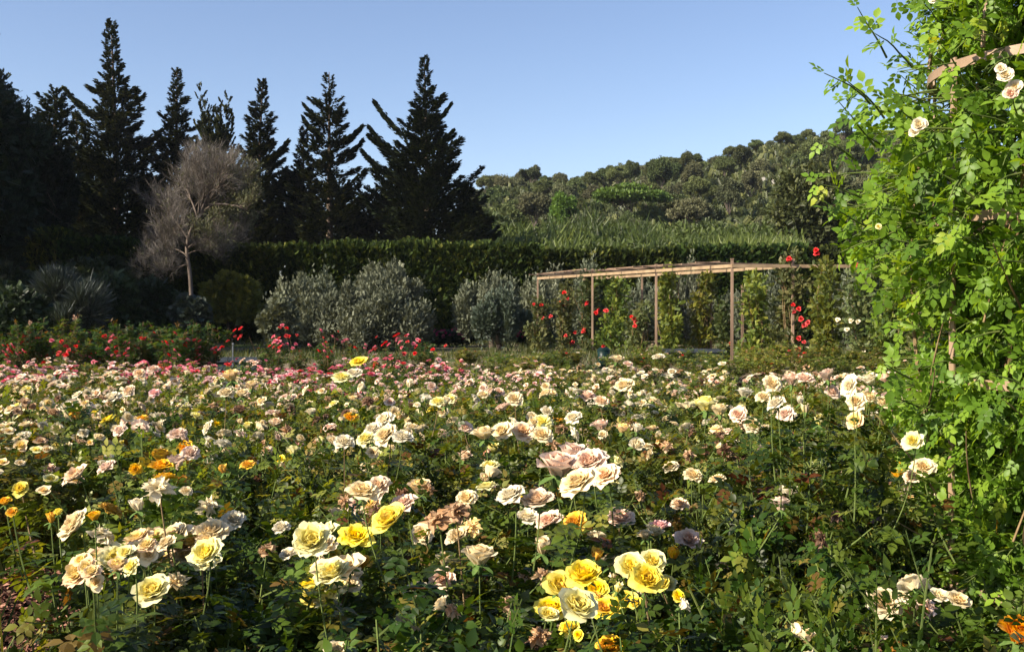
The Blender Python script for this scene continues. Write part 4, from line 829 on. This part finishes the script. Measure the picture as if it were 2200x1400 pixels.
for (su, sv, u, v, dd, r, gr) in [(425, 450, 445, 415, 0, .06, 0), (402, 520, 362, 470, -.4, .04, 0), (405, 500, 360, 430, .5, .05, 0), (425, 450, 400, 380, .3, .05, 0), (425, 450, 468, 345, -.3, .06, 0), (425, 450, 448, 360, .2, .05, 0), (430, 440, 500, 400, .3, .06, 1), (445, 415, 455, 340, .2, .05, 0), (440, 420, 530, 430, -.4, .05, 1), (440, 420, 520, 365, .4, .05, 1), (405, 520, 450, 500, -.4, .04, 1), (445, 415, 480, 355, -.6, .05, 0), (425, 450, 430, 360, -.2, .05, 0), (425, 460, 505, 470, .5, .05, 1), (403, 545, 362, 535, -.3, .03, 0), (403, 540, 345, 520, .4, .035, 0), (404, 535, 455, 530, -.3, .03, 0), (405, 520, 480, 505, .3, .035, 0), (402, 560, 372, 575, .2, .02, 0)]:
    a, b = P_(su, sv), P_(u, v, dd*2); m = (a+b)/2; m[2] += .15; m += rdir(1)[0]*.12
    pts = bez(a, m, b, 7); tube(A, pts, r, r*.4, 5); L_ = np.linalg.norm(b-a); d_ = unit((b-a)[None])[0]
    for k in range(5): grow(pts[2+k % 5], unit((d_*.7+rdir(1)[0]*.7+[0, 0, .15])[None])[0], rng.uniform(.7, 1.15), r*.4, 1, gr)
obj('trunk', A.build('bare_trunk', [M['bark_gray']], True), th)
for gi, mt, nm, T, sz in ((0, 'twigleaf', 'twigs', BLADE, .34), (1, 'twiggreen', 'sparse_leaves', SPR, .11)):
    tw_ = [t for t in TW if t[2] == gi or rng.random() < .06]; rep = 3 if gi == 0 else 1
    if len(tw_) > 9000: tw_ = [tw_[i] for i in rng.choice(len(tw_), 9000, replace=False)]
    P = np.repeat(np.array([t[0] for t in tw_]), rep, 0)+rng.normal(0, .05, (len(tw_)*rep, 3)); D = np.repeat(np.array([t[1] for t in tw_]), rep, 0)+rdir(len(P))*.6+[0, 0, -.1 if gi else .35]
    V, F, r = inst(T, P, D, rdir(len(P)), sz*rng.uniform(.5, 1.3, len(P)), None, .024 if gi == 0 else .7); obj(nm, mesh(nm, V, F, r, [M[mt]]), th)

# ------------------------------------------------------------------ conifers
def conifer(u, vt, d, prof, label, seed, lean=0, extra=(), dens=1.0, upsweep=.25, gap=.15, mat='conifer', multi=None):
    """prof: (v, left px, right px) half widths from the axis"""
    global rng
    rng = np.random.default_rng(seed)
    base = at(u, 540, d); g = gzf(base.x, d); px = d/FPX
    th = thing('conifer', label, 'tree', (base.x, d, g), 0, 'dark conifers behind the hedge')
    top = at(u, vt, d).z-g; A = Acc(); tube(A, bez((0, 0, -.2), (0, 0, top*.5), (lean*px, 0, top), 14), .32, .02, 8); obj('trunk', A.build('conifer_trunk', [M['bark']], True), th)
    vs = np.array([p[0] for p in prof], float); zs = (at(u, 0, d).z-g)-(vs)*px; zs = np.array([at(u, v, d).z-g for v in vs]); lf = np.array([p[1] for p in prof])*px; rt = np.array([p[2] for p in prof])*px
    o = np.argsort(zs); zs, lf, rt = zs[o], lf[o], rt[o]
    P, D, Sz, Zh = [], [], [], []
    def branch(p0, az, ln, rise, w, nper=120):
        n = max(9, int(ln*nper*dens)); s = np.sqrt(rng.random(n))*1.0; s = .12+.88*s
        c, sn = math.cos(az), math.sin(az); 
        z = rise*ln*s+.32*ln*s**3*upsweep*3-.10*ln*np.sin(s*3.1)
        lat = rng.normal(0, 1, n)*w*(ln*(1.12-s)*.5+.03); vert = rng.normal(0, 1, n)*(.06*ln*(1.15-s)+.03)
        X_ = ln*s*c-lat*sn; Y_ = ln*s*sn+lat*c
        P.append(np.stack([p0[0]+X_, p0[1]+Y_, p0[2]+z+vert], 1))
        dd = np.stack([c*np.ones(n)-np.sign(lat)*sn*.5, sn*np.ones(n)+np.sign(lat)*c*.5, (rise+upsweep*1.2)*np.ones(n)], 1)+rdir(n)*.35
        D.append(dd); Sz.append(.30*rng.uniform(.6, 1.25, n)*min(1, .5+ln*.35)); Zh.append(np.tile([0, 0, 1.], (n, 1))+rdir(n)*.5)
    z = zs[0]; k = 0
    while z < top*.995:
        t = z/top; L0 = np.interp(z, zs, lf); R0 = np.interp(z, zs, rt); m = (L0+R0)/2
        cx = lean*px*t*t
        nb_ = 4 if m > .8 else 3
        wm = 1+.28*math.sin(k*1.9+seed)
        for q in range(nb_):
            az = k*2.4+q*2*math.pi/nb_+rng.uniform(-.4, .4); c = math.cos(az); rr = (R0 if c > 0 else L0); rr = m*(1-abs(c))+rr*abs(c)
            branch((cx, 0, z), az, max(.22, rr*rng.uniform(.5, 1.15)*wm), rng.uniform(-.12, .18)+.4*max(0, t-.8)*3, .42)
        z += gap*(.55+.6*min(1.4, m)); k += 1
    for (v0, ue, ve) in extra:
        a = np.array([lean*px*.5, 0, at(u, v0, d).z-g]); b = at(ue, ve, d); ln = abs(b.x-base.x); branch(a, 0 if b.x > base.x else math.pi, ln, (b.z-g-a[2])/ln-.2*upsweep*3*.32, .3, 330)
    if multi:
        for (ue, ve, ub, vb, w) in multi:
            a = at(ub, vb, d); b = at(ue, ve, d); steps = int((b.z-a.z)/.16)
            for i in range(steps):
                f = i/steps; p0 = (a.x+(b.x-a.x)*f-base.x, rng.normal(0, .1), a.z+(b.z-a.z)*f-g); branch(p0, rng.uniform(0, 6.28), max(.2, w*px*(1-f)**.6*rng.uniform(.6, 1.1)), .9, .4)
    P, D, Sz, Zh = map(np.concatenate, (P, D, Sz, Zh)); keep = P[:, 2] < top+(.1 if not multi else 9)
    V, F, r = inst(TUFT, P[keep], D[keep], Zh[keep], Sz[keep]); obj('crown', mesh('conifer_crown', V, F, r, [M[mat]]), th)
conifer(255, 45, 60, [(45, 3, 3), (70, 12, 12), (130, 18, 20), (180, 28, 32), (220, 42, 45), (260, 52, 66), (310, 60, 76), (380, 68, 80), (450, 80, 90), (540, 95, 100)], 'tallest conifer, narrow spire with a long branch reaching left', 61, lean=-14, extra=[(258, 150, 212), (192, 198, 196), (300, 335, 312)])
conifer(178, 240, 62, [(240, 3, 3), (280, 14, 12), (330, 24, 26), (420, 45, 45), (540, 60, 60)], 'short conifer squeezed in just left of the tallest one', 62, lean=-14)
conifer(378, 148, 61, [(148, 2, 2), (200, 12, 14), (250, 26, 32), (300, 34, 40), (350, 46, 44), (420, 55, 55), (540, 75, 75)], 'slender pointed conifer, second from the left, behind the bare tree', 63, lean=4)
conifer(462, 300, 60, [(300, 26, 30), (350, 40, 45), (450, 60, 60), (540, 70, 70)], 'conifer with several upright tips, straight above the bare tree', 64, multi=[(430, 183, 446, 330, 24), (455, 230, 455, 330, 24), (490, 203, 470, 330, 27), (497, 238, 485, 340, 20), (438, 240, 440, 350, 22), (470, 225, 462, 330, 20)], upsweep=.6)
conifer(550, 172, 60, [(172, 2, 2), (215, 12, 12), (232, 24, 18), (270, 28, 28), (310, 33, 38), (350, 38, 48), (420, 50, 58), (540, 70, 75)], 'conifer whose thin tip leans to the right', 65, lean=16, extra=[(345, 608, 318), (358, 600, 352)])
conifer(648, 275, 62, [(275, 2, 2), (310, 8, 8), (350, 22, 20), (400, 40, 30), (540, 70, 60)], 'small pointed conifer touching the evenly tiered one', 66, lean=6)
conifer(708, 155, 60, [(155, 3, 3), (175, 18, 8), (205, 14, 14), (235, 46, 36), (270, 50, 42), (300, 50, 60), (345, 55, 68), (400, 66, 74), (460, 85, 88), (540, 100, 100)], 'evenly tiered conifer with long level branches', 67, gap=.3, extra=[(262, 655, 236), (300, 655, 266), (312, 776, 285), (340, 776, 318)])
conifer(920, 125, 58, [(125, 3, 3), (160, 12, 12), (200, 18, 18), (232, 26, 40), (290, 50, 50), (330, 70, 66), (380, 100, 84), (440, 120, 105), (500, 120, 130), (540, 130, 140)], 'broad conifer with a thin spire and a high branch at left', 68, lean=-8, extra=[(310, 812, 243), (350, 800, 298), (330, 800, 315), (385, 785, 352), (275, 970, 236), (318, 975, 292)])
conifer(1005, 395, 60, [(395, 20, 10), (440, 45, 35), (500, 60, 48), (540, 65, 55)], 'low dark conifer at the right foot of the broad one', 69)
conifer(800, 405, 63, [(405, 15, 15), (450, 45, 45), (540, 80, 80)], 'low conifer in the gap left of the broad one', 70)
conifer(620, 370, 64, [(370, 20, 20), (440, 50, 50), (540, 80, 80)], 'low conifer between the leaning one and the small pointed one', 71)
conifer(330, 380, 64, [(380, 25, 25), (450, 55, 50), (540, 70, 70)], 'low conifer filling the gap behind the bare tree at left', 72)
conifer(455, 400, 65, [(400, 60, 60), (450, 75, 75), (540, 90, 90)], 'low broad conifer deep behind the bare tree', 73)
conifer(195, 330, 63, [(330, 20, 20), (400, 50, 50), (540, 80, 80)], 'low conifer between the crooked one and the tallest one', 75)
conifer(520, 380, 65, [(380, 30, 30), (450, 55, 55), (540, 80, 80)], 'low conifer deep behind the right side of the bare tree', 76)
conifer(725, 400, 64, [(400, 40, 40), (470, 70, 70), (540, 90, 90)], 'low conifer deep behind the evenly tiered one', 77)
conifer(870, 370, 62, [(370, 40, 30), (440, 70, 60), (540, 100, 90)], 'low conifer half merged with the broad one', 78)
conifer(108, 190, 56, [(190, 8, 14), (230, 40, 22), (290, 60, 36), (380, 70, 45), (540, 85, 60)], 'dark conifer with a crooked tip leaning right at the left', 74, lean=16)
rng = np.random.default_rng(81)

# ------------------------------------------------------------------ black broadleaf trees at the left (some stand just outside the view and shade the corner)
def dtree(u0, u1, v0, v1, d, n, seed, label, mat='darktree', sz=.36, nb=30):
    a = at(u0, v0, d); b = at(u1, v1, d); cx, cz = (a.x+b.x)/2, (a.z+b.z)/2; rx, rz = (b.x-a.x)/2, (a.z-b.z)/2
    return tree('broadleaf_tree', label, 'tree', cx, d, clumpy(cx, d, cz, rx, rx*.8, rz, nb, (.16, .42), seed), int(n*1.3), sz, mat, .35, None, 'dark trees at the left', 'bark', None, .3, .35, seed)
dtree(-210, 100, 140, 560, 50, 26000, 1, 'large black leafy tree cut by the left edge of the picture')
dtree(20, 155, 290, 570, 52, 14000, 2, 'dark leafy tree below and right of the black edge tree')
dtree(-160, 60, 380, 640, 42, 16000, 3, 'bluish dark tree low at the left edge')
for k, (x, y, h, r) in enumerate([(-26, 36, 15, 5.5), (-30, 45, 17, 6), (-19.5, 29, 10, 4)]):
    tree('broadleaf_tree', 'tall dark tree just outside the left edge, %s' % ['nearer', 'farther', 'nearest and lowest'][k], 'tree', x, y, clumpy(x, y, h*.6, r, r, h*.42, 20, (.3, .5), 90+k), 12000, .42, 'darktree', .35, None, 'dark trees at the left', 'bark', None, .3, .35, k)

# ------------------------------------------------------------------ hillside wood
HV = []
def hillvar(kind, seed):
    r_ = np.random.default_rng(seed); A = Acc()
    if kind == 'pine': bl = clumpy(0, 0, 5.6, 2.9, 2.9, 2.1, 30, (.12, .40), seed, -.45)
    elif kind == 'tall': bl = clumpy(0, 0, 6.2, 2.3, 2.3, 3.1, 30, (.12, .38), seed, -.6)
    elif kind == 'umbrella': bl = clumpy(0, 0, 4.6, 4.6, 3.2, 1.2, 20, (.22, .36), seed, -.1)
    else: bl = clumpy(0, 0, 2.6, 2.8, 2.8, 2.6, 30, (.12, .4), seed, -.7)
    V, F, r = blobs(bl, 11000 if kind != 'umbrella' else 14000, .30, None, .4, up=.3); cr = mesh('hill_crown', V, F, r, [M['pine']])
    limbs(A, (0, 0, 0), np.array(bl)[:8, :3], .16, seed, .45 if kind != 'bushy' else .15); return cr, A.build('hill_trunk', [M['bark_gray']], True)
HV = {k: [hillvar(k, 300+7*q+len(k)) for q in range(n)] for k, n in (('pine', 4), ('tall', 3), ('umbrella', 1), ('bushy', 4))}
def hilltree(kind, u, d, sc, mat, label, vb=None):
    x = (u-CX)/FPX*d; g = gzf(x, d); cr, tr = random.choice(HV[kind])
    th = thing('hill_tree', label, 'tree', (x, d, g-.1), random.uniform(0, 6.28) if kind != 'umbrella' else .1, 'trees on the hillside', (sc, sc, sc*random.uniform(.9, 1.1)))
    c = obj('crown', cr, th); override(c, M[mat]); obj('trunk', tr, th)
HL = [(1040, 'at its left foot'), (1110, 'above the reeds, left'), (1180, 'near the bright upright tree'), (1260, 'left of the flat topped tree'), (1350, 'behind the flat topped tree'), (1430, 'right of the flat topped tree'), (1510, 'above the reeds, right'), (1590, 'below the highest trees'), (1680, 'left of the summit'), (1760, 'at the summit'), (1850, 'beside the near climbing rose'), (1960, 'hidden by the near climbing rose')]
DB = [(95, 'lowest row'), (120, 'lower slope'), (150, 'middle slope'), (185, 'upper slope'), (999, 'skyline')]
hc = {}; hl = []
for d in (88, 102, 118, 136, 156, 178, 200, 212):
    u = 1010+rng.uniform(0, 40)
    while u < 2030:
        if not (d < 100 and 1100 < u < 1650): hl.append((u, d+rng.uniform(-5, 5)))
        u += rng.uniform(26, 44)*(150/d)**.5
for u, d in hl:
    kind = random.choices(['pine', 'tall', 'bushy'], [2 if d < 190 else 1, .8 if d < 190 else .25, 3])[0]; mt = random.choices(['pine', 'pine_grey', 'oak', 'pine_bright'], [4, 3, 1, .25 if u < 1300 else .04])[0]
    cname = {'pine': 'dark green', 'pine_grey': 'grey brown', 'oak': 'olive green', 'pine_bright': 'bright green'}[mt]
    a = min(HL, key=lambda l: abs(l[0]-u))[1]; b = next(t for l, t in DB if d < l); key = (cname, kind, a, b); hc[key] = hc.get(key, 0)+1
    kn = {'pine': 'round headed pine', 'tall': 'tall pine', 'bushy': 'bushy tree'}[kind]; nth = ['', 'second ', 'third ', 'fourth ', 'fifth '][min(4, hc[key]-1)]
    hilltree(kind, u, d, rng.uniform(.42, .88)*(1 if d < 190 or kind == 'bushy' else .72), mt, '%s%s %s, %s, %s' % (nth, cname, kn, b, a))
hilltree('umbrella', 1358, 118, 1.05, 'pine_bright', 'bright green flat topped tree sloping across the middle of the hill')
hilltree('tall', 1212, 112, .8, 'pine_bright', 'bright yellow green upright tree low on the hill')
hilltree('bushy', 1075, 84, 1.0, 'pine_bright', 'light green bushy tree at the left foot of the hill beside the conifers')
hilltree('bushy', 1045, 80, 1.1, 'oak', 'olive green bushy tree between the conifers and the reeds')
hilltree('bushy', 1510, 86, 1.1, 'oak', 'rounded olive green tree rising right behind the reeds')
def dt2(u0, u1, v0, v1, d, n, seed, label):
    a = at(u0, v0, d); b = at(u1, v1, d); cx, cz = (a.x+b.x)/2, (a.z+b.z)/2; rx, rz = (b.x-a.x)/2, (a.z-b.z)/2
    tree('oak_tree', label, 'tree', cx, d, clumpy(cx, d, cz, rx, rx*.8, rz, 24, (.25, .42), seed), n, .36, 'oak', .25, None, None, 'bark', None, .3, .4, seed)
dt2(1655, 1860, 350, 570, 66, 20000, 5, 'dark round oak on the slope just left of the climbing rose')
dt2(1830, 2080, 330, 570, 64, 15000, 6, 'oak behind the climbing rose, mostly covered by it')
# rocks near the summit
rk = at(1640, 372, 165)
for k, (du, dv, s) in enumerate([(0, 0, .7), (22, 3, .5), (-20, 6, .45)]):
    x = (1640+du-CX)/FPX*168; A = Acc(); bpy_r = np.random.default_rng(k); th_ = np.linspace(0, 2*math.pi, 9)[:-1]; V = [(0, 0, s*1.3)]
    for z, rr in ((s*1.1, .55), (s*.6, 1.0), (0, 1.15), (-.5, 1.1)):
        for t in th_: V.append((math.cos(t)*s*rr*bpy_r.uniform(.8, 1.2), math.sin(t)*s*rr*bpy_r.uniform(.8, 1.2), z+bpy_r.normal(0, .06)))
    F = [(0, 1+j, 1+(j+1) % 8) for j in range(8)]
    for i in range(3):
        for j in range(8): p, q = 1+i*8+j, 1+i*8+(j+1) % 8; F += [(p, p+8, q+8), (p, q+8, q)]
    A.add(V, F); dd = min(np.arange(110, 205, 2.), key=lambda q: abs(at(1640+du, 375+dv, q).z-gzf((1640+du-CX)/FPX*q, q)-2.5)); x = (1640+du-CX)/FPX*dd; o = obj('rock', A.build('rock', [noisemat('pale_rock', (.20, .185, .165), (.33, .31, .28), 1.5)]), None, (x, float(dd), gzf(x, dd)+1.2)); o['label'] = ['largest pale rock outcrop near the hilltop, the middle one', 'pale rock outcrop right of the largest one', 'pale rock outcrop left of the largest one'][k]; o['category'] = 'rock'

# ------------------------------------------------------------------ reed thicket (stuff)
n = 100000; U = rng.uniform(1030, 1730, n); Dp = rng.uniform(56, 82, n); X_ = (U-CX)/FPX*Dp; keepx = rng.random(n) < 1; G = gz(X_, Dp)
hgt = (3.0+.7*np.sin(X_*.35)+.7*np.sin(X_*.9+Dp*.3)+.4*np.sin(X_*2.3+1))*rng.uniform(.75, 1.15, n)*np.interp(U, [1030, 1150, 1500, 1730], [.95, 1.0, 1.15, .9])
P = np.stack([X_, Dp, G+hgt*rng.uniform(.15, 1, n)], 1); D = rdir(n)*.55+[.1, 0, .9]; rs = np.clip(.32+.22*np.sin(X_*.5+Dp*.21)+.16*np.sin(X_*1.7+2)*np.sin(Dp*.8)+rng.normal(0, .2, n), 0, 1)
V, F, r = inst(BLADE, P, D, rdir(n), rng.uniform(.35, 1.1, n), rs, .075)
n2 = 9000; U = rng.uniform(1480, 1720, n2); Dp = rng.uniform(50, 56, n2); X2 = (U-CX)/FPX*Dp; P2 = np.stack([X2, Dp, gz(X2, Dp)+rng.uniform(2.2, 4.6, n2)*np.interp(U, [1480, 1560, 1720], [.8, 1, .95])], 1)
V2, F2, r2 = inst(BLADE, P2, rdir(n2)*.6+[.2, 0, .8], rdir(n2), rng.uniform(.5, 1.1, n2), rng.uniform(.5, 1, n2), .09)
n3 = 14000; U = rng.uniform(1030, 1730, n3); Dp = rng.uniform(55, 70, n3); X3 = (U-CX)/FPX*Dp; P3 = np.stack([X3, Dp, gz(X3, Dp)+rng.uniform(.5, 4.4, n3)], 1)
V3, F3, r3 = inst(SPR, P3, rdir(n3)*.8+[0, 0, .6], rdir(n3), rng.uniform(.22, .5, n3), rng.uniform(0, .8, n3), .6)
o = obj('reeds', mesh('reeds', np.concatenate([V, V2, V3]), np.concatenate([F, F2+len(V), F3+len(V)+len(V2)]), np.concatenate([r, r2, r3]), [M['cane']])); struct(o, 'stuff')
o['label'] = 'thicket of tall green giant reeds between the hedge and the hill'; o['category'] = 'reeds'
# undergrowth on the hill
n = 26000; U = rng.uniform(1000, 2050, n); Dp = rng.uniform(84, 215, n)**1.0; X_ = (U-CX)/FPX*Dp; P = np.stack([X_, Dp, gz(X_, Dp)+rng.uniform(0, 1.6, n)], 1)
V, F, r = inst(SPR, P, rdir(n)*.7+[0, 0, .7], rdir(n)+[0, 0, 1], rng.uniform(.7, 1.5, n)); o = obj('undergrowth', mesh('undergrowth', V, F, r, [M['oak']])); struct(o, 'stuff')
o['label'] = 'scrubby grey green undergrowth between the trees of the hillside'; o['category'] = 'undergrowth'

# ------------------------------------------------------------------ grass, mulch, fallen petals (stuff)
n = 70000; X_ = rng.uniform(-14, 16, n); Y_ = rng.uniform(16, 42, n); keep = (np.sin(X_*.8+1)+np.sin(Y_*.5)+rng.normal(0, .5, n)) > 0; X_, Y_ = X_[keep], Y_[keep]; n = len(X_)
V, F, r = inst(BLADE, np.stack([X_, Y_, gz(X_, Y_)-.01], 1), rdir(n)*.5+[0, 0, 1], rdir(n), rng.uniform(.08, .28, n), None, .12)
n2 = 900; X2 = rng.uniform(-2.7, -.9, n2); Y2 = rng.uniform(2.2, 3.7, n2)
V2, F2, r2 = inst(BLADE, np.stack([X2, Y2, gz(X2, Y2)-.01], 1), rdir(n2)*.5+[0, 0, 1], rdir(n2), rng.uniform(.08, .34, n2), None, .05)
o = obj('grass', mesh('grass', np.concatenate([V, V2]), np.concatenate([F, F2+len(V)]), np.concatenate([r, r2]), [M['grass']])); struct(o, 'stuff'); o['label'] = 'sparse grass on the ground around the rose bed'; o['category'] = 'grass'
n = 14000; X_ = rng.uniform(-3.6, 2.5, n); Y_ = rng.uniform(1.5, 6, n); near = rng.random(n) < .6; X_[near] = rng.normal(-2.1, .45, near.sum()); Y_[near] = rng.normal(4.0, .55, near.sum())
V, F, r = inst(LEAF2, np.stack([X_, Y_, gz(X_, Y_)+rng.uniform(0, .02, n)], 1), rdir(n)*[1, 1, .3], rdir(n)*.6+[0, 0, 1], rng.uniform(.015, .05, n), None, .8)
o = obj('mulch', mesh('mulch', V, F, r, [M['chips']])); struct(o, 'stuff'); o['label'] = 'brown mulch and dry leaves on the bare soil at lower left'; o['category'] = 'mulch'
# low weeds in the left corner
for k, (u, v, d, s) in enumerate([(40, 1400, 2.75, .45), (130, 1420, 2.8, .4), (230, 1400, 2.7, .5), (310, 1370, 2.8, .55), (-20, 1380, 3.0, .45)]):
    x = (u-CX)/FPX*d; g = gzf(x, d); fm, s_, tips = BUSH[k % 6]; th = thing('low_plant', ['low leafy plant in the bottom left corner', 'low plant second from the left corner', 'low plant below the bare soil patch', 'low plant below the peach yellow bloom cluster', 'low plant cut off by the left edge, beside the bare soil'][k], 'plant', (x, d, g), k, None, (s*1.1, s*1.1, s)); f = obj('foliage', fm, th); override(f, M['rose_mid'])
    obj('stems', s_, th)

# ------------------------------------------------------------------ low stone trough, dark boulder and marker post, green bin
def slab(name, label, cat, u0, u1, v0, d, h, dep, mat):
    a, b = at(u0, v0, d), at(u1, v0, d); cx = (a.x+b.x)/2; g = gzf(cx, d); w = (b.x-a.x)/2
    th = thing(name, label, cat, (cx, d, g)); A = Acc(); t = .1
    box(A, -w, w, -dep/2, -dep/2+t, 0, h); box(A, -w, w, dep/2-t, dep/2, 0, h); box(A, -w, -w+t, -dep/2+t+.002, dep/2-t-.002, 0, h); box(A, w-t, w, -dep/2+t+.002, dep/2-t-.002, 0, h); obj('wall', A.build('trough_wall', [M[mat]]), th)
    A = Acc(); box(A, -w-.05, w+.05, -dep/2-.05, -dep/2+t+.03, h+.002, h+.06); box(A, -w-.05, w+.05, dep/2-t-.03, dep/2+.05, h+.002, h+.06); obj('rim', A.build('trough_rim', [M['darkstone']]), th)
slab('stone_trough', 'low grey stone trough between the third and fourth pergola posts', 'trough', 1430, 1548, 760, 25.5, .26, 1.0, 'darkstone')
slab('stone_edging', 'low dark stone edging on the lawn left of the clipped olive', 'edging', 470, 560, 760, 20, .34, .8, 'darkstone')
p = at(500, 740, 18.4); g = gzf(p.x, p.y); th = thing('marker_post', 'thin pale marker post rising from the red roses', 'post', (p.x, p.y, g)); A = Acc(); box(A, -.012, .012, -.012, .012, -.1, p.z-g); obj('shaft', A.build('shaft', [M['stone']]), th); A = Acc(); box(A, -.02, .02, -.02, .02, p.z-g+.002, p.z-g+.03); obj('cap', A.build('cap', [M['stone']]), th)
p = at(1297, 760, 22.5); g = gzf(p.x, p.y); th = thing('garden_bin', 'small dark green garden bin behind the roses below the pergola', 'bin', (p.x, p.y, g)); gbm = noisemat('green_plastic', (.004, .014, .013), (.009, .028, .025), 3, rough=.4)
A = Acc(); tube(A, [(0, 0, 0), (0, 0, .2), (0, 0, .4)], .12, .145, 16); obj('body', A.build('bin_body', [gbm], True), th)
A = Acc(); tube(A, [(0, 0, .402), (0, 0, .43), (0, 0, .46)], .155, .1, 16); obj('lid', A.build('bin_lid', [gbm]), th)

# ------------------------------------------------------------------ thin summer haze
A = Acc(); box(A, -420, 420, -40, 430, -6, 75); hm, nt, N, L = newmat('haze'); pv = N('ShaderNodeVolumePrincipled'); pv.inputs['Density'].default_value = .00013; pv.inputs['Color'].default_value = (.80, .87, 1, 1); pv.inputs['Anisotropy'].default_value = .2
L(pv.outputs[0], N('ShaderNodeOutputMaterial').inputs['Volume']); o = obj('haze', A.build('haze', [hm])); struct(o, 'stuff'); o['label'] = 'thin blue summer haze in front of the wooded hill'; o['category'] = 'haze'
# ------------------------------------------------------------------ light
SUN_AZ, SUN_EL = R(-120), R(32)         # azimuth measured from +Y towards +X
sd = Vector((math.sin(SUN_AZ)*math.cos(SUN_EL), math.cos(SUN_AZ)*math.cos(SUN_EL), math.sin(SUN_EL)))
sl = bpy.data.lights.new('sun', 'SUN'); sl.energy = 5.0; sl.angle = R(.5); sl.color = (1, .89, .71)
so = bpy.data.objects.new('sun', sl); COL.objects.link(so); so.rotation_euler = sd.to_track_quat('Z', 'Y').to_euler()
w = bpy.data.worlds.new('World'); S.world = w; w.use_nodes = True; nt = w.node_tree; bg = nt.nodes['Background']
sk = nt.nodes.new('ShaderNodeTexSky'); sk.sky_type = 'NISHITA'; sk.sun_disc = False; sk.sun_elevation = SUN_EL; sk.sun_rotation = SUN_AZ
sk.air_density = 1.0; sk.dust_density = .5; sk.ozone_density = 4.6; sk.altitude = 100
tn = nt.nodes.new('ShaderNodeMix'); tn.data_type = 'RGBA'; tn.blend_type = 'MULTIPLY'; tn.inputs[0].default_value = 1; tn.inputs[7].default_value = (1.15, .97, .91, 1); nt.links.new(sk.outputs[0], tn.inputs[6]); nt.links.new(tn.outputs[2], bg.inputs[0]); bg.inputs[1].default_value = .087
S.view_settings.view_transform = 'Standard'; S.view_settings.look = 'None'; S.view_settings.exposure = 1.2; S.view_settings.gamma = 1
S.render.engine = 'CYCLES'; S.cycles.max_bounces = 4; S.cycles.transmission_bounces = 2; S.cycles.diffuse_bounces = 2; S.cycles.glossy_bounces = 1
print('bushes', len(bushes), 'objects', len(bpy.data.objects))

for o in bpy.data.objects:
    if o.get('label') and len(o['label'].split()) > 16: print('LONG', o['label'])
